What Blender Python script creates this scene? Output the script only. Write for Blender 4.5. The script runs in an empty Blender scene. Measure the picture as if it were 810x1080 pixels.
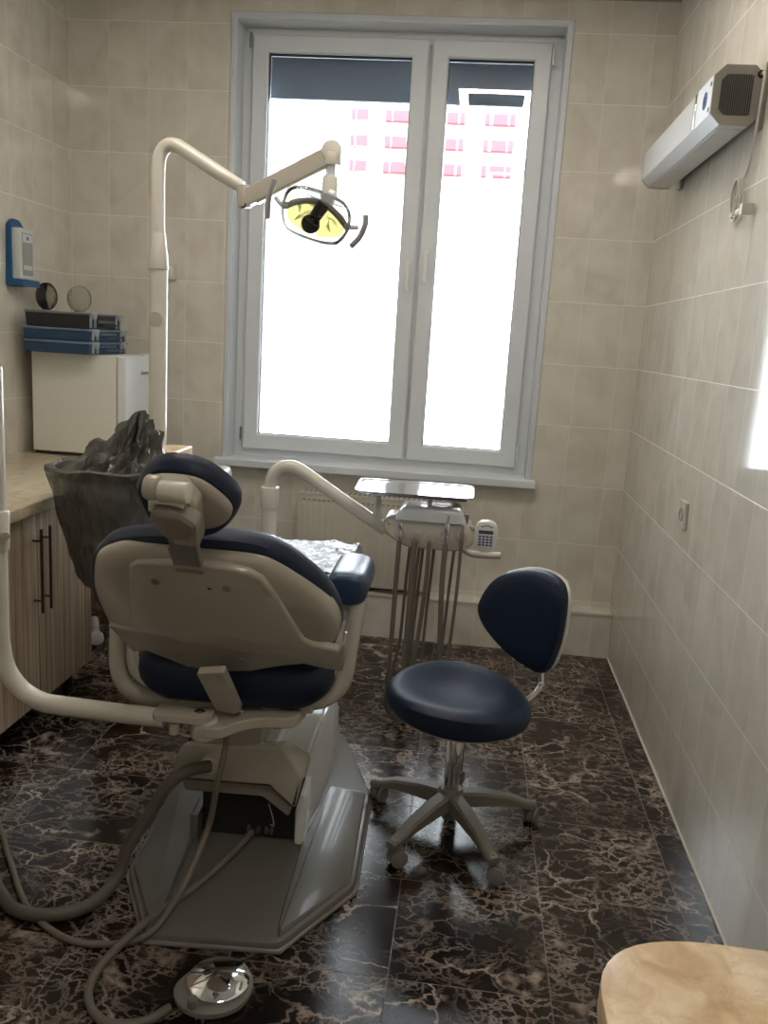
import bpy, bmesh, math, random
import numpy as np
from mathutils import Vector, Matrix, noise
random.seed(7)
C = bpy.context.scene.collection
PI = math.pi
# ------------------------------------------------------------------ camera
cam = bpy.data.objects.new('camera', bpy.data.cameras.new('camera'))
C.objects.link(cam)
bpy.context.scene.camera = cam
cam.data.sensor_fit = 'VERTICAL'
cam.data.sensor_height = 36.0
cam.data.lens = 36.0 * 900.2 / 1080.0
cam.data.clip_start = 0.02
cam.data.clip_end = 500
yaw, pit, rol = -.0942236, .2028688, .0616221
cy, sy, cp, sp, cr, sr = math.cos(yaw), math.sin(yaw), math.cos(pit), math.sin(pit), math.cos(rol), math.sin(rol)
fw = Vector((sy*cp, cy*cp, -sp)); rt = Vector((cy, -sy, 0)); up = rt.cross(fw)
r2 = cr*rt + sr*up; u2 = -sr*rt + cr*up
M = Matrix(((r2.x, u2.x, -fw.x, -.797), (r2.y, u2.y, -fw.y, 0), (r2.z, u2.z, -fw.z, 1.55), (0, 0, 0, 1)))
cam.matrix_world = M
# ------------------------------------------------------------------ world, light, exposure
W = bpy.data.worlds.new('overcast_sky'); bpy.context.scene.world = W
W.use_nodes = True
bg = W.node_tree.nodes['Background']
bg.inputs[0].default_value = (0.86, 0.93, 1.0, 1)
bg.inputs[1].default_value = 6.5
LAMP = 22.0
vs = bpy.context.scene.view_settings
vs.view_transform = 'Standard'; vs.look = 'None'; vs.gamma = 1.0; vs.use_curve_mapping = False
vs.exposure = 0.95
pl = bpy.data.lights.new('window_portal', 'AREA'); pl.shape = 'RECTANGLE'; pl.size = 1.6; pl.size_y = 2.15
pl.cycles.is_portal = True
po = bpy.data.objects.new('window_portal', pl); C.objects.link(po)
po.location = (-1.27, 4.66, 1.94); po.rotation_euler = (-PI/2, 0, 0)

# ------------------------------------------------------------------ materials
def new_mat(name):
    m = bpy.data.materials.new(name); m.use_nodes = True
    nt = m.node_tree; return m, nt, nt.nodes['Principled BSDF']
def N(nt, t, **kw):
    n = nt.nodes.new(t)
    for k, v in kw.items(): setattr(n, k, v)
    return n
def L(nt, a, b): nt.links.new(a, b)
def math_n(nt, op, a, b=None, c=None, clamp=False):
    n = N(nt, 'ShaderNodeMath', operation=op, use_clamp=clamp)
    for i, v in enumerate((a, b, c)):
        if v is None: continue
        if isinstance(v, (int, float)): n.inputs[i].default_value = v
        else: L(nt, v, n.inputs[i])
    return n.outputs[0]
def mixc(nt, f, a, b):
    n = N(nt, 'ShaderNodeMix', data_type='RGBA')
    for s, v in ((n.inputs[0], f), (n.inputs[6], a), (n.inputs[7], b)):
        if isinstance(v, (int, float)): s.default_value = v
        elif isinstance(v, tuple): s.default_value = (*v, 1)
        else: L(nt, v, s)
    return n.outputs[2]
def ramp(nt, fac, stops):
    n = N(nt, 'ShaderNodeValToRGB'); L(nt, fac, n.inputs[0])
    e = n.color_ramp.elements
    while len(e) < len(stops): e.new(0.5)
    for el, (p, c) in zip(e, stops):
        el.position = p; el.color = (*c, 1) if isinstance(c, tuple) else (c, c, c, 1)
    return n.outputs[0]
def simple(name, col, rough=.4, metal=0, spec=.5, var=.05, scale=18, coat=0, bump=0, trans=0, alpha=1):
    m, nt, b = new_mat(name)
    tc = N(nt, 'ShaderNodeTexCoord'); nz = N(nt, 'ShaderNodeTexNoise')
    nz.inputs['Scale'].default_value = scale; nz.inputs['Detail'].default_value = 4
    L(nt, tc.outputs['Object'], nz.inputs['Vector'])
    lo = tuple(max(0, c*(1-var)) for c in col); hi = tuple(min(1, c*(1+var)) for c in col)
    L(nt, mixc(nt, nz.outputs[0], lo, hi), b.inputs['Base Color'])
    b.inputs['Roughness'].default_value = rough; b.inputs['Metallic'].default_value = metal
    b.inputs['Specular IOR Level'].default_value = spec
    b.inputs['Coat Weight'].default_value = coat; b.inputs['Coat Roughness'].default_value = .08
    if trans: b.inputs['Transmission Weight'].default_value = trans
    if alpha < 1: b.inputs['Alpha'].default_value = alpha
    if bump:
        bp = N(nt, 'ShaderNodeBump'); bp.inputs['Strength'].default_value = bump; bp.inputs['Distance'].default_value = .004
        L(nt, nz.outputs[0], bp.inputs['Height']); L(nt, bp.outputs[0], b.inputs['Normal'])
    return m
def wall_tile(name, axis, u0, along_x):
    """glazed beige tiles 0.2 wide, 0.301 high"""
    m, nt, b = new_mat(name)
    tc = N(nt, 'ShaderNodeTexCoord'); sx = N(nt, 'ShaderNodeSeparateXYZ'); L(nt, tc.outputs['Object'], sx.inputs[0])
    u = sx.outputs['X' if along_x else 'Y']; v = sx.outputs['Z']
    uu = math_n(nt, 'DIVIDE', math_n(nt, 'SUBTRACT', u, u0), .2)
    vv = math_n(nt, 'DIVIDE', math_n(nt, 'SUBTRACT', v, -.0437), .3015)
    def edge(x, w):
        f = math_n(nt, 'FRACT', x); d = math_n(nt, 'MINIMUM', f, math_n(nt, 'SUBTRACT', 1.0, f))
        return math_n(nt, 'DIVIDE', d, w)
    eu, ev = edge(uu, .008), edge(vv, .0065)
    g = math_n(nt, 'SUBTRACT', 1.0, math_n(nt, 'MINIMUM', eu, ev), clamp=True)
    gh = math_n(nt, 'SUBTRACT', 1.0, ev, clamp=True)
    gv = math_n(nt, 'MULTIPLY', math_n(nt, 'SUBTRACT', 1.0, eu, clamp=True), .6)
    gg = math_n(nt, 'MAXIMUM', gh, gv)
    cell = N(nt, 'ShaderNodeCombineXYZ')
    L(nt, math_n(nt, 'FLOOR', uu), cell.inputs[0]); L(nt, math_n(nt, 'FLOOR', vv), cell.inputs[1])
    wn = N(nt, 'ShaderNodeTexWhiteNoise'); L(nt, cell.outputs[0], wn.inputs['Vector'])
    off = N(nt, 'ShaderNodeVectorMath', operation='MULTIPLY_ADD'); L(nt, wn.outputs['Color'], off.inputs[0])
    off.inputs[1].default_value = (3, 3, 3); L(nt, tc.outputs['Object'], off.inputs[2])
    n1 = N(nt, 'ShaderNodeTexNoise'); n1.inputs['Scale'].default_value = 5; n1.inputs['Detail'].default_value = 6; n1.inputs['Distortion'].default_value = .8
    L(nt, off.outputs[0], n1.inputs['Vector'])
    mp = N(nt, 'ShaderNodeMapping'); mp.inputs['Scale'].default_value = (26, 26, 3); L(nt, off.outputs[0], mp.inputs[0])
    n2 = N(nt, 'ShaderNodeTexNoise'); n2.inputs['Scale'].default_value = 1; L(nt, mp.outputs[0], n2.inputs['Vector'])
    f = math_n(nt, 'ADD', math_n(nt, 'MULTIPLY', n1.outputs[0], .82), math_n(nt, 'MULTIPLY', n2.outputs[0], .18))
    col = ramp(nt, f, [(.32, (.60, .555, .475)), (.5, (.68, .64, .565)), (.68, (.74, .705, .64))])
    tv = math_n(nt, 'MULTIPLY_ADD', wn.outputs['Value'], .12, .0)
    col = mixc(nt, tv, col, (.58, .54, .46))
    L(nt, mixc(nt, gg, col, (.93, .90, .83)), b.inputs['Base Color'])
    L(nt, math_n(nt, 'MULTIPLY_ADD', g, .4, .07), b.inputs['Roughness']); b.inputs['Specular IOR Level'].default_value = .42
    h = math_n(nt, 'ADD', math_n(nt, 'MINIMUM', math_n(nt, 'MINIMUM', eu, ev), 1.0), math_n(nt, 'MULTIPLY', n1.outputs[0], .03))
    bp = N(nt, 'ShaderNodeBump'); bp.inputs['Strength'].default_value = .35; bp.inputs['Distance'].default_value = .0012
    L(nt, h, bp.inputs['Height']); L(nt, bp.outputs[0], b.inputs['Normal'])
    return m
def floor_marble():
    m, nt, b = new_mat('brown_marble_floor')
    tc = N(nt, 'ShaderNodeTexCoord'); sx = N(nt, 'ShaderNodeSeparateXYZ'); L(nt, tc.outputs['Object'], sx.inputs[0])
    uu = math_n(nt, 'DIVIDE', math_n(nt, 'ADD', sx.outputs['X'], .091), .4)
    vv = math_n(nt, 'DIVIDE', math_n(nt, 'SUBTRACT', sx.outputs['Y'], 2.632), .4)
    def edge(x):
        f = math_n(nt, 'FRACT', x); return math_n(nt, 'MINIMUM', f, math_n(nt, 'SUBTRACT', 1.0, f))
    d = math_n(nt, 'DIVIDE', math_n(nt, 'MINIMUM', edge(uu), edge(vv)), .0055)
    g = math_n(nt, 'SUBTRACT', 1.0, d, clamp=True)
    cell = N(nt, 'ShaderNodeCombineXYZ')
    L(nt, math_n(nt, 'FLOOR', uu), cell.inputs[0]); L(nt, math_n(nt, 'FLOOR', vv), cell.inputs[1])
    wn = N(nt, 'ShaderNodeTexWhiteNoise'); L(nt, cell.outputs[0], wn.inputs['Vector'])
    off = N(nt, 'ShaderNodeVectorMath', operation='MULTIPLY_ADD'); L(nt, wn.outputs['Color'], off.inputs[0])
    off.inputs[1].default_value = (7, 5, 3); L(nt, tc.outputs['Object'], off.inputs[2])
    # stretch veins a little along x, as the slabs are laid
    mp = N(nt, 'ShaderNodeMapping'); mp.inputs['Scale'].default_value = (.85, 1.15, 1); mp.inputs['Rotation'].default_value = (0, 0, .3); L(nt, off.outputs[0], mp.inputs[0])
    nd = N(nt, 'ShaderNodeTexNoise'); nd.inputs['Scale'].default_value = 4.5; nd.inputs['Detail'].default_value = 7; nd.inputs['Roughness'].default_value = .62
    L(nt, mp.outputs[0], nd.inputs['Vector'])
    dv = N(nt, 'ShaderNodeVectorMath', operation='MULTIPLY_ADD'); L(nt, nd.outputs['Color'], dv.inputs[0]); dv.inputs[1].default_value = (.24, .24, .24); L(nt, mp.outputs[0], dv.inputs[2])
    def veins(scale, w, vec=dv.outputs[0]):
        v = N(nt, 'ShaderNodeTexVoronoi', feature='DISTANCE_TO_EDGE'); v.inputs['Scale'].default_value = scale; L(nt, vec, v.inputs['Vector'])
        return math_n(nt, 'SUBTRACT', 1.0, math_n(nt, 'DIVIDE', v.outputs['Distance'], w), clamp=True)
    def mask(scale, lo, hi, seed):
        o = N(nt, 'ShaderNodeVectorMath', operation='ADD'); o.inputs[1].default_value = (seed, seed*2, 0); L(nt, off.outputs[0], o.inputs[0])
        n = N(nt, 'ShaderNodeTexNoise'); n.inputs['Scale'].default_value = scale; n.inputs['Detail'].default_value = 3; L(nt, o.outputs[0], n.inputs['Vector'])
        r = N(nt, 'ShaderNodeMapRange'); r.inputs[1].default_value = lo; r.inputs[2].default_value = hi; L(nt, n.outputs[0], r.inputs[0]); return r.outputs[0]
    a = math_n(nt, 'MULTIPLY', veins(6.2, .038), mask(3.2, .45, .56, 3.3))
    a2 = math_n(nt, 'MULTIPLY', math_n(nt, 'MULTIPLY', veins(4.4, .11), mask(30, .40, .56, 2.2)), mask(4.2, .55, .63, 9.1))
    c = math_n(nt, 'MULTIPLY', veins(24, .11), mask(4.0, .45, .57, 5.7))
    c2 = math_n(nt, 'MULTIPLY', veins(13, .06), mask(2.8, .36, .52, 1.7))
    vmax = math_n(nt, 'MAXIMUM', math_n(nt, 'MAXIMUM', a, math_n(nt, 'MULTIPLY', a2, .85)), math_n(nt, 'MAXIMUM', math_n(nt, 'MULTIPLY', c, .66), math_n(nt, 'MULTIPLY', c2, .45)))
    nb = N(nt, 'ShaderNodeTexNoise'); nb.inputs['Scale'].default_value = 7; nb.inputs['Detail'].default_value = 8; nb.inputs['Roughness'].default_value = .68; L(nt, dv.outputs[0], nb.inputs['Vector'])
    base = ramp(nt, nb.outputs[0], [(.34, (.004, .0022, .0013)), (.50, (.012, .0063, .004)), (.62, (.026, .0135, .0085)), (.74, (.055, .030, .019))])
    nv = N(nt, 'ShaderNodeTexNoise'); nv.inputs['Scale'].default_value = 14; L(nt, tc.outputs['Object'], nv.inputs['Vector'])
    vc = mixc(nt, nv.outputs[0], (.26, .18, .13), (.66, .57, .49))
    col = mixc(nt, math_n(nt, 'MULTIPLY', vmax, .88), base, vc)
    L(nt, mixc(nt, g, col, (.12, .10, .08)), b.inputs['Base Color'])
    L(nt, math_n(nt, 'MULTIPLY_ADD', g, .4, .20), b.inputs['Roughness'])
    bp = N(nt, 'ShaderNodeBump'); bp.inputs['Strength'].default_value = .3; bp.inputs['Distance'].default_value = .001
    L(nt, math_n(nt, 'MINIMUM', d, 1.0), bp.inputs['Height']); L(nt, bp.outputs[0], b.inputs['Normal'])
    return m
def cream_marble(name='cream_marble', st=((.55, .37, .20), (.68, .49, .29), (.78, .62, .42))):
    m, nt, b = new_mat(name)
    tc = N(nt, 'ShaderNodeTexCoord')
    n1 = N(nt, 'ShaderNodeTexNoise'); n1.inputs['Scale'].default_value = 20; n1.inputs['Detail'].default_value = 9; n1.inputs['Distortion'].default_value = .7; L(nt, tc.outputs['Object'], n1.inputs['Vector'])
    n2 = N(nt, 'ShaderNodeTexNoise'); n2.inputs['Scale'].default_value = 13; n2.inputs['Detail'].default_value = 6; n2.inputs['Distortion'].default_value = 1.2; L(nt, tc.outputs['Object'], n2.inputs['Vector'])
    base = ramp(nt, n1.outputs[0], [(.36, st[0]), (.5, st[1]), (.64, st[2])])
    v = math_n(nt, 'SUBTRACT', 1.0, math_n(nt, 'DIVIDE', math_n(nt, 'ABSOLUTE', math_n(nt, 'SUBTRACT', n2.outputs[0], .58)), .018), clamp=True)
    L(nt, mixc(nt, math_n(nt, 'MULTIPLY', v, .35), base, (.45, .32, .19)), b.inputs['Base Color'])
    b.inputs['Roughness'].default_value = .28
    return m
def wood_stripes():
    m, nt, b = new_mat('zebrano_laminate')
    tc = N(nt, 'ShaderNodeTexCoord')
    mp = N(nt, 'ShaderNodeMapping'); mp.inputs['Scale'].default_value = (60, 60, .8); L(nt, tc.outputs['Object'], mp.inputs[0])
    n1 = N(nt, 'ShaderNodeTexNoise'); n1.inputs['Scale'].default_value = 1; n1.inputs['Detail'].default_value = 3; n1.inputs['Roughness'].default_value = .7; L(nt, mp.outputs[0], n1.inputs['Vector'])
    col = ramp(nt, n1.outputs[0], [(.30, (.19, .125, .075)), (.45, (.33, .235, .15)), (.56, (.45, .35, .24)), (.72, (.54, .44, .32))])
    L(nt, col, b.inputs['Base Color']); b.inputs['Roughness'].default_value = .38
    return m
def emis(name, col, s):
    m, nt, b = new_mat(name)
    b.inputs['Base Color'].default_value = (.9, .9, .9, 1)
    b.inputs['Emission Color'].default_value = (*col, 1); b.inputs['Emission Strength'].default_value = s
    return m
def clear_mat(name, tint, f0=.04, rough=.0, body=0.0, bodycol=(.8, .8, .8), bump=0, bscale=20):
    """thin clear sheet: transparent + glossy by fresnel, optional milky body"""
    m, nt, b = new_mat(name); nt.nodes.remove(b)
    out = nt.nodes['Material Output']
    tr = N(nt, 'ShaderNodeBsdfTransparent'); tr.inputs[0].default_value = (*tint, 1)
    gl = N(nt, 'ShaderNodeBsdfGlossy'); gl.inputs['Roughness'].default_value = rough
    fr = N(nt, 'ShaderNodeFresnel'); fr.inputs[0].default_value = 1.5
    k = math_n(nt, 'ADD', fr.outputs[0], f0, clamp=True)
    if body:
        df = N(nt, 'ShaderNodeBsdfDiffuse'); df.inputs[0].default_value = (*bodycol, 1)
        mx0 = N(nt, 'ShaderNodeMixShader'); mx0.inputs[0].default_value = body; L(nt, tr.outputs[0], mx0.inputs[1]); L(nt, df.outputs[0], mx0.inputs[2]); src = mx0.outputs[0]
    else: src = tr.outputs[0]
    mx = N(nt, 'ShaderNodeMixShader'); L(nt, k, mx.inputs[0]); L(nt, src, mx.inputs[1]); L(nt, gl.outputs[0], mx.inputs[2])
    L(nt, mx.outputs[0], out.inputs[0])
    if bump:
        tc = N(nt, 'ShaderNodeTexCoord'); nz = N(nt, 'ShaderNodeTexNoise'); nz.inputs['Scale'].default_value = bscale; nz.inputs['Detail'].default_value = 5; nz.inputs['Distortion'].default_value = 1.5
        L(nt, tc.outputs['Object'], nz.inputs['Vector'])
        bp = N(nt, 'ShaderNodeBump'); bp.inputs['Strength'].default_value = bump; bp.inputs['Distance'].default_value = .02
        L(nt, nz.outputs[0], bp.inputs['Height']); L(nt, bp.outputs[0], gl.inputs['Normal']); L(nt, bp.outputs[0], fr.inputs['Normal'])
    return m
def transl(name, col, tint, k):
    m, nt, b = new_mat(name); nt.nodes.remove(b); out = nt.nodes['Material Output']
    tr = N(nt, 'ShaderNodeBsdfTransparent'); tr.inputs[0].default_value = (*tint, 1)
    tl = N(nt, 'ShaderNodeBsdfTranslucent'); tl.inputs[0].default_value = (*col, 1)
    df = N(nt, 'ShaderNodeBsdfDiffuse'); df.inputs[0].default_value = (*col, 1)
    a = N(nt, 'ShaderNodeMixShader'); a.inputs[0].default_value = .5; L(nt, tl.outputs[0], a.inputs[1]); L(nt, df.outputs[0], a.inputs[2])
    c = N(nt, 'ShaderNodeMixShader'); c.inputs[0].default_value = k; L(nt, a.outputs[0], c.inputs[1]); L(nt, tr.outputs[0], c.inputs[2])
    gl = N(nt, 'ShaderNodeBsdfGlossy'); gl.inputs['Roughness'].default_value = .05; fr = N(nt, 'ShaderNodeFresnel'); fr.inputs[0].default_value = 1.18
    d = N(nt, 'ShaderNodeMixShader'); L(nt, fr.outputs[0], d.inputs[0]); L(nt, c.outputs[0], d.inputs[1]); L(nt, gl.outputs[0], d.inputs[2]); L(nt, d.outputs[0], out.inputs[0])
    return m
MT = dict(
    wallx=wall_tile('beige_glazed_tile_back', 0, -.1, True),
    wally=wall_tile('beige_glazed_tile_side', 0, .012, False),
    floor=floor_marble(), cream=cream_marble(), cream2=cream_marble('pale_cream_marble', ((.50, .42, .29), (.60, .51, .37), (.68, .60, .47))), wood=wood_stripes(),
    ceil=simple('ceiling_paint', (.42, .41, .39), .8),
    pvc=simple('white_pvc', (.70, .735, .77), .28, var=.02),
    pvcd=simple('window_gasket', (.03, .03, .035), .5),
    trimw=simple('white_window_trim', (.62, .65, .69), .4, var=.02),
    shell=simple('beige_enamel_shell', (.47, .435, .37), .26, var=.025, coat=.3),
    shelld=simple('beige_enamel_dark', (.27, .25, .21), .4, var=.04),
    ivory=simple('ivory_plastic', (.66, .63, .56), .25, var=.02, coat=.4),
    base=simple('warm_grey_enamel', (.155, .148, .135), .33, var=.05, coat=.2),
    block=simple('white_enamel', (.82, .83, .83), .2, var=.02, coat=.3),
    blue=simple('navy_leatherette', (.008, .018, .045), .46, spec=.35, var=.15, scale=40, bump=.15),
    blue_shine=simple('navy_leatherette_shine', (.020, .045, .10), .34, spec=.6, var=.15, scale=40, bump=.15),  # lighter copy of the navy, shine on the pads put into the colour
    white=simple('white_plastic', (.78, .78, .76), .3, var=.02),
    grey=simple('grey_plastic', (.22, .21, .20), .4),
    gripgrey=simple('light_grey_grip', (.42, .42, .42), .35),
    greyhose=simple('grey_rubber_hose', (.115, .10, .08), .45),
    lighthose=simple('light_grey_hose', (.17, .15, .12), .4),
    dark=simple('black_plastic', (.012, .012, .012), .4),
    recess_shade=simple('dark_recess_shade', (.02, .018, .016), .5),
    chrome=simple('chrome', (.85, .85, .86), .08, metal=1, var=.02),
    steel=simple('polished_steel', (.80, .81, .82), .12, metal=1, var=.03),
    silver=simple('silver_lacquer', (.74, .78, .84), .2, var=.02, coat=.5),
    stoolgrey=simple('grey_stool_plastic', (.20, .185, .155), .42),
    shade=simple('charcoal_blind_fabric', (.072, .085, .105), .9, var=.03, scale=60),
    fridge=simple('white_fridge_enamel', (.70, .70, .63), .35, var=.02),
    fridgef=simple('white_fridge_door', (.74, .76, .78), .3, var=.02),
    handle=simple('dark_bronze_metal', (.10, .075, .055), .35, metal=.7),
    case_black=simple('black_case_plastic', (.016, .016, .018), .45),
    case_blue=simple('blue_case_plastic', (.018, .055, .13), .42),
    rim=simple('grey_case_rim', (.16, .18, .20), .4),
    rimb=simple('blue_grey_case_rim', (.13, .20, .27), .4),
    latch=simple('light_latch_plastic', (.34, .38, .42), .4),
    dispenser=simple('petrol_blue_plastic', (.010, .10, .24), .35),
    paper=simple('pale_label', (.60, .64, .62), .5),
    papergrey=simple('grey_label', (.33, .33, .33), .5),
    gold=transl('yellow_dichroic_reflector', (.95, .86, .42), (.98, .93, .62), .5),
    lampin=simple('smoke_lamp_band', (.22, .22, .23), .3),
    ink=simple('black_print', (.015, .015, .02), .5),
    inkb=simple('blue_print', (.05, .09, .30), .5),
    steelcase=simple('light_grey_coated_steel', (.56, .565, .58), .30, var=.02, coat=.3),
    steelend=simple('grey_coated_endplate', (.33, .31, .27), .4),
    sticker=simple('bluish_white_sticker', (.80, .86, .93), .3, var=.01),
    cord=simple('white_cord', (.66, .64, .58), .4),
    radiator=simple('radiator_enamel', (.62, .585, .50), .35, var=.02),
    red=simple('red_plastic', (.40, .012, .03), .4),
    glass=clear_mat('window_glass', (.97, .985, .98)),
    clear=clear_mat('clear_acrylic', (.95, .95, .93), .03),
    film=clear_mat('crinkled_clear_film', (.86, .9, .96), .12, .14, .34, (.75, .8, .9), bump=1.0, bscale=16),
    lampshell=transl('clear_lamp_shield', (.8, .82, .80), (.95, .95, .95), .62),
    facade=simple('white_facade_render', (.75, .73, .71), .8, scale=.5),
    facadeb=simple('pale_facade_panel', (.60, .56, .52), .8, scale=.5),
    redp=simple('red_balcony_panel', (.34, .048, .062), .6, scale=1),
    dwin=simple('far_window_pane', (.14, .14, .14), .3, scale=1),
    snow=simple('snow', (.92, .93, .95), .8, scale=.3),
    lampon=emis('lit_led_frame', (1.0, .92, .80), LAMP),
    lcd=simple('lcd_grey', (.07, .08, .08), .2),
)
def bag_mat():
    m, nt, b = new_mat('grey_garbage_film')
    tc = N(nt, 'ShaderNodeTexCoord'); nz = N(nt, 'ShaderNodeTexNoise'); nz.inputs['Scale'].default_value = 14; nz.inputs['Detail'].default_value = 6; nz.inputs['Distortion'].default_value = 1.2
    mp = N(nt, 'ShaderNodeMapping'); mp.inputs['Scale'].default_value = (1, 1, .45); L(nt, tc.outputs['Object'], mp.inputs[0]); L(nt, mp.outputs[0], nz.inputs['Vector'])
    L(nt, mixc(nt, nz.outputs[0], (.06, .057, .052), (.13, .125, .115)), b.inputs['Base Color'])
    b.inputs['Roughness'].default_value = .18; b.inputs['Specular IOR Level'].default_value = .8
    b.inputs['Alpha'].default_value = .96
    bp = N(nt, 'ShaderNodeBump'); bp.inputs['Strength'].default_value = .8; bp.inputs['Distance'].default_value = .02
    L(nt, nz.outputs[0], bp.inputs['Height']); L(nt, bp.outputs[0], b.inputs['Normal'])
    return m
MT['bag'] = bag_mat()

# ------------------------------------------------------------------ geometry helpers
V = Vector
def obj(name, bm, mat, parent=None, smooth=True, kind=None):
    me = bpy.data.meshes.new(name)
    bmesh.ops.recalc_face_normals(bm, faces=bm.faces)
    if smooth:
        for f in bm.faces: f.smooth = True
        for e in bm.edges:
            if len(e.link_faces) == 2 and e.calc_face_angle(0) > math.radians(38): e.smooth = False
    bm.to_mesh(me); bm.free()
    me.materials.append(MT[mat] if isinstance(mat, str) else mat)
    o = bpy.data.objects.new(name, me); C.objects.link(o)
    if parent is not None:
        w = V((0, 0, 0)); p = parent
        while p is not None: w += p.location; p = p.parent
        me.transform(Matrix.Translation(-w)); o.parent = parent
    if kind: o['kind'] = kind
    return o
def tag(o, label=None, cat=None, group=None):
    if label: o['label'] = label
    if cat: o['category'] = cat
    if group: o['group'] = group
    return o
def thing(name, loc, label, cat, group=None):
    o = bpy.data.objects.new(name, None); C.objects.link(o); o.location = loc; o.empty_display_size = .05
    return tag(o, label, cat, group)
def copy_tree(o, dloc, parent=None):
    c = o.copy(); C.objects.link(c)
    if parent is None: c.location = o.location + V(dloc)
    else: c.parent = parent
    for ch in list(o.children): copy_tree(ch, dloc, c)
    return c
def B(): return bmesh.new()
def box(bm, lo, hi, bev=0, seg=2, mat=None):
    lo, hi = V(lo), V(hi); c = (lo+hi)/2; s = hi-lo
    b2 = bmesh.new(); bmesh.ops.create_cube(b2, size=1)
    for v in b2.verts: v.co = V((v.co.x*s.x, v.co.y*s.y, v.co.z*s.z))
    if bev: bmesh.ops.bevel(b2, geom=b2.edges[:], offset=min(bev, min(s)*.49), segments=seg, profile=.7, affect='EDGES', clamp_overlap=True)
    for v in b2.verts: v.co += c
    if mat is not None: b2.transform(mat)
    merge(bm, b2); return bm
def merge(bm, b2):
    mp = {v: bm.verts.new(v.co) for v in b2.verts}
    for f in b2.faces:
        try: bm.faces.new([mp[v] for v in f.verts])
        except ValueError: pass
    b2.free()
def smooth_closed(pts, n=64):
    """Catmull-Rom through a closed list of 2D points"""
    P = [V(p) for p in pts]; k = len(P); out = []
    per = max(2, n//k)
    for i in range(k):
        a, b, c, d = P[i-1], P[i], P[(i+1) % k], P[(i+2) % k]
        for j in range(per):
            t = j/per
            out.append(.5*((2*b)+(c-a)*t+(2*a-5*b+4*c-d)*t*t+(3*b-a-3*c+d)*t**3))
    return out
def smooth_open(pts, per=8):
    P = [V(p) for p in pts]; P = [2*P[0]-P[1]]+P+[2*P[-1]-P[-2]]; out = []
    for i in range(1, len(P)-2):
        a, b, c, d = P[i-1:i+3]
        for j in range(per):
            t = j/per
            out.append(.5*((2*b)+(c-a)*t+(2*a-5*b+4*c-d)*t*t+(3*b-a-3*c+d)*t**3))
    out.append(P[-2]); return out
def round_poly(pts, r, seg=5):
    P = [V(p) for p in pts]; out = []
    for i, p in enumerate(P):
        a, b = P[i-1], P[(i+1) % len(P)]
        da, db = (a-p), (b-p); ra = min(r, da.length*.48, db.length*.48)
        s, e = p+da.normalized()*ra, p+db.normalized()*ra
        for j in range(seg+1):
            t = j/seg; out.append((1-t)**2*s+2*t*(1-t)*p+t*t*e)
    return out
def inset2d(P, d):
    n = len(P); out = []
    area = sum(P[i-1].x*P[i].y-P[i].x*P[i-1].y for i in range(n)); s = 1 if area > 0 else -1
    for i in range(n):
        t = (P[(i+1) % n]-P[i-1])
        if t.length < 1e-9: out.append(P[i].copy()); continue
        t.normalize(); out.append(P[i]+V((-t.y, t.x))*d*s)
    return out
def loft(bm, outline, layers, fn, caps=True):
    """outline 2D; layers [(inset, depth)]; fn(x, y, depth) -> world"""
    rings = []
    for ins, dep in layers:
        Q = inset2d(outline, ins) if ins else outline
        rings.append([bm.verts.new(fn(q.x, q.y, dep)) for q in Q])
    n = len(outline)
    for a, b in zip(rings, rings[1:]):
        for i in range(n): bm.faces.new((a[i], a[(i+1) % n], b[(i+1) % n], b[i]))
    if caps:
        for r in (rings[0], rings[-1]):
            bm.faces.new(r)
    return bm
def tube(bm, pts, r, seg=12, caps=True, flat=1.0, rr=None):
    P = [V(p) for p in pts]; n = len(P); rings = []
    up = None
    for i in range(n):
        t = (P[min(i+1, n-1)]-P[max(i-1, 0)]).normalized()
        if up is None:
            up = V((0, 0, 1)) if abs(t.z) < .9 else V((0, 1, 0))
            up = (up-t*up.dot(t)).normalized()
        else:
            up = (up-t*up.dot(t)).normalized()
        s = t.cross(up)
        ri = rr[i] if rr else r
        rings.append([bm.verts.new(P[i]+(up*math.cos(a)+s*math.sin(a)*flat)*ri) for a in [2*PI*k/seg for k in range(seg)]])
    for a, b in zip(rings, rings[1:]):
        for i in range(seg): bm.faces.new((a[i], a[(i+1) % seg], b[(i+1) % seg], b[i]))
    if caps:
        bm.faces.new(rings[0]); bm.faces.new(rings[-1])
    return bm
def cyl(bm, a, b, r, seg=24, r2=None, bev=0):
    a, b = V(a), V(b); d = (b-a)
    r2 = r if r2 is None else r2
    if bev:
        u = d.normalized(); Ps = [a, a+u*bev*.3, a+u*bev, b-u*bev, b-u*bev*.3, b]; R = [r-bev, r-bev*.3, r, r2, r2-bev*.3, r2-bev]
        return tube(bm, Ps, r, seg, True, 1, R)
    return tube(bm, [a, b], r, seg, True, 1, [r, r2])
def lathe(bm, prof, o, axis=V((0, 0, 1)), seg=32, sx=1.0):
    axis = V(axis).normalized(); e = V((1, 0, 0)) if abs(axis.x) < .9 else V((0, 1, 0))
    e1 = (e-axis*e.dot(axis)).normalized(); e2 = axis.cross(e1); rings = []
    for r, h in prof:
        rings.append([bm.verts.new(V(o)+axis*h+(e1*math.cos(a)*sx+e2*math.sin(a))*max(r, 1e-4)) for a in [2*PI*k/seg for k in range(seg)]])
    for a, b in zip(rings, rings[1:]):
        for i in range(seg): bm.faces.new((a[i], a[(i+1) % seg], b[(i+1) % seg], b[i]))
    bm.faces.new(rings[0]); bm.faces.new(rings[-1])
    return bm
RND = lambda e, d: [(e, 0), (e*.3, d*.0+e*.3), (0, e), (0, d-e), (e*.3, d-e*.3), (e, d)]

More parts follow.
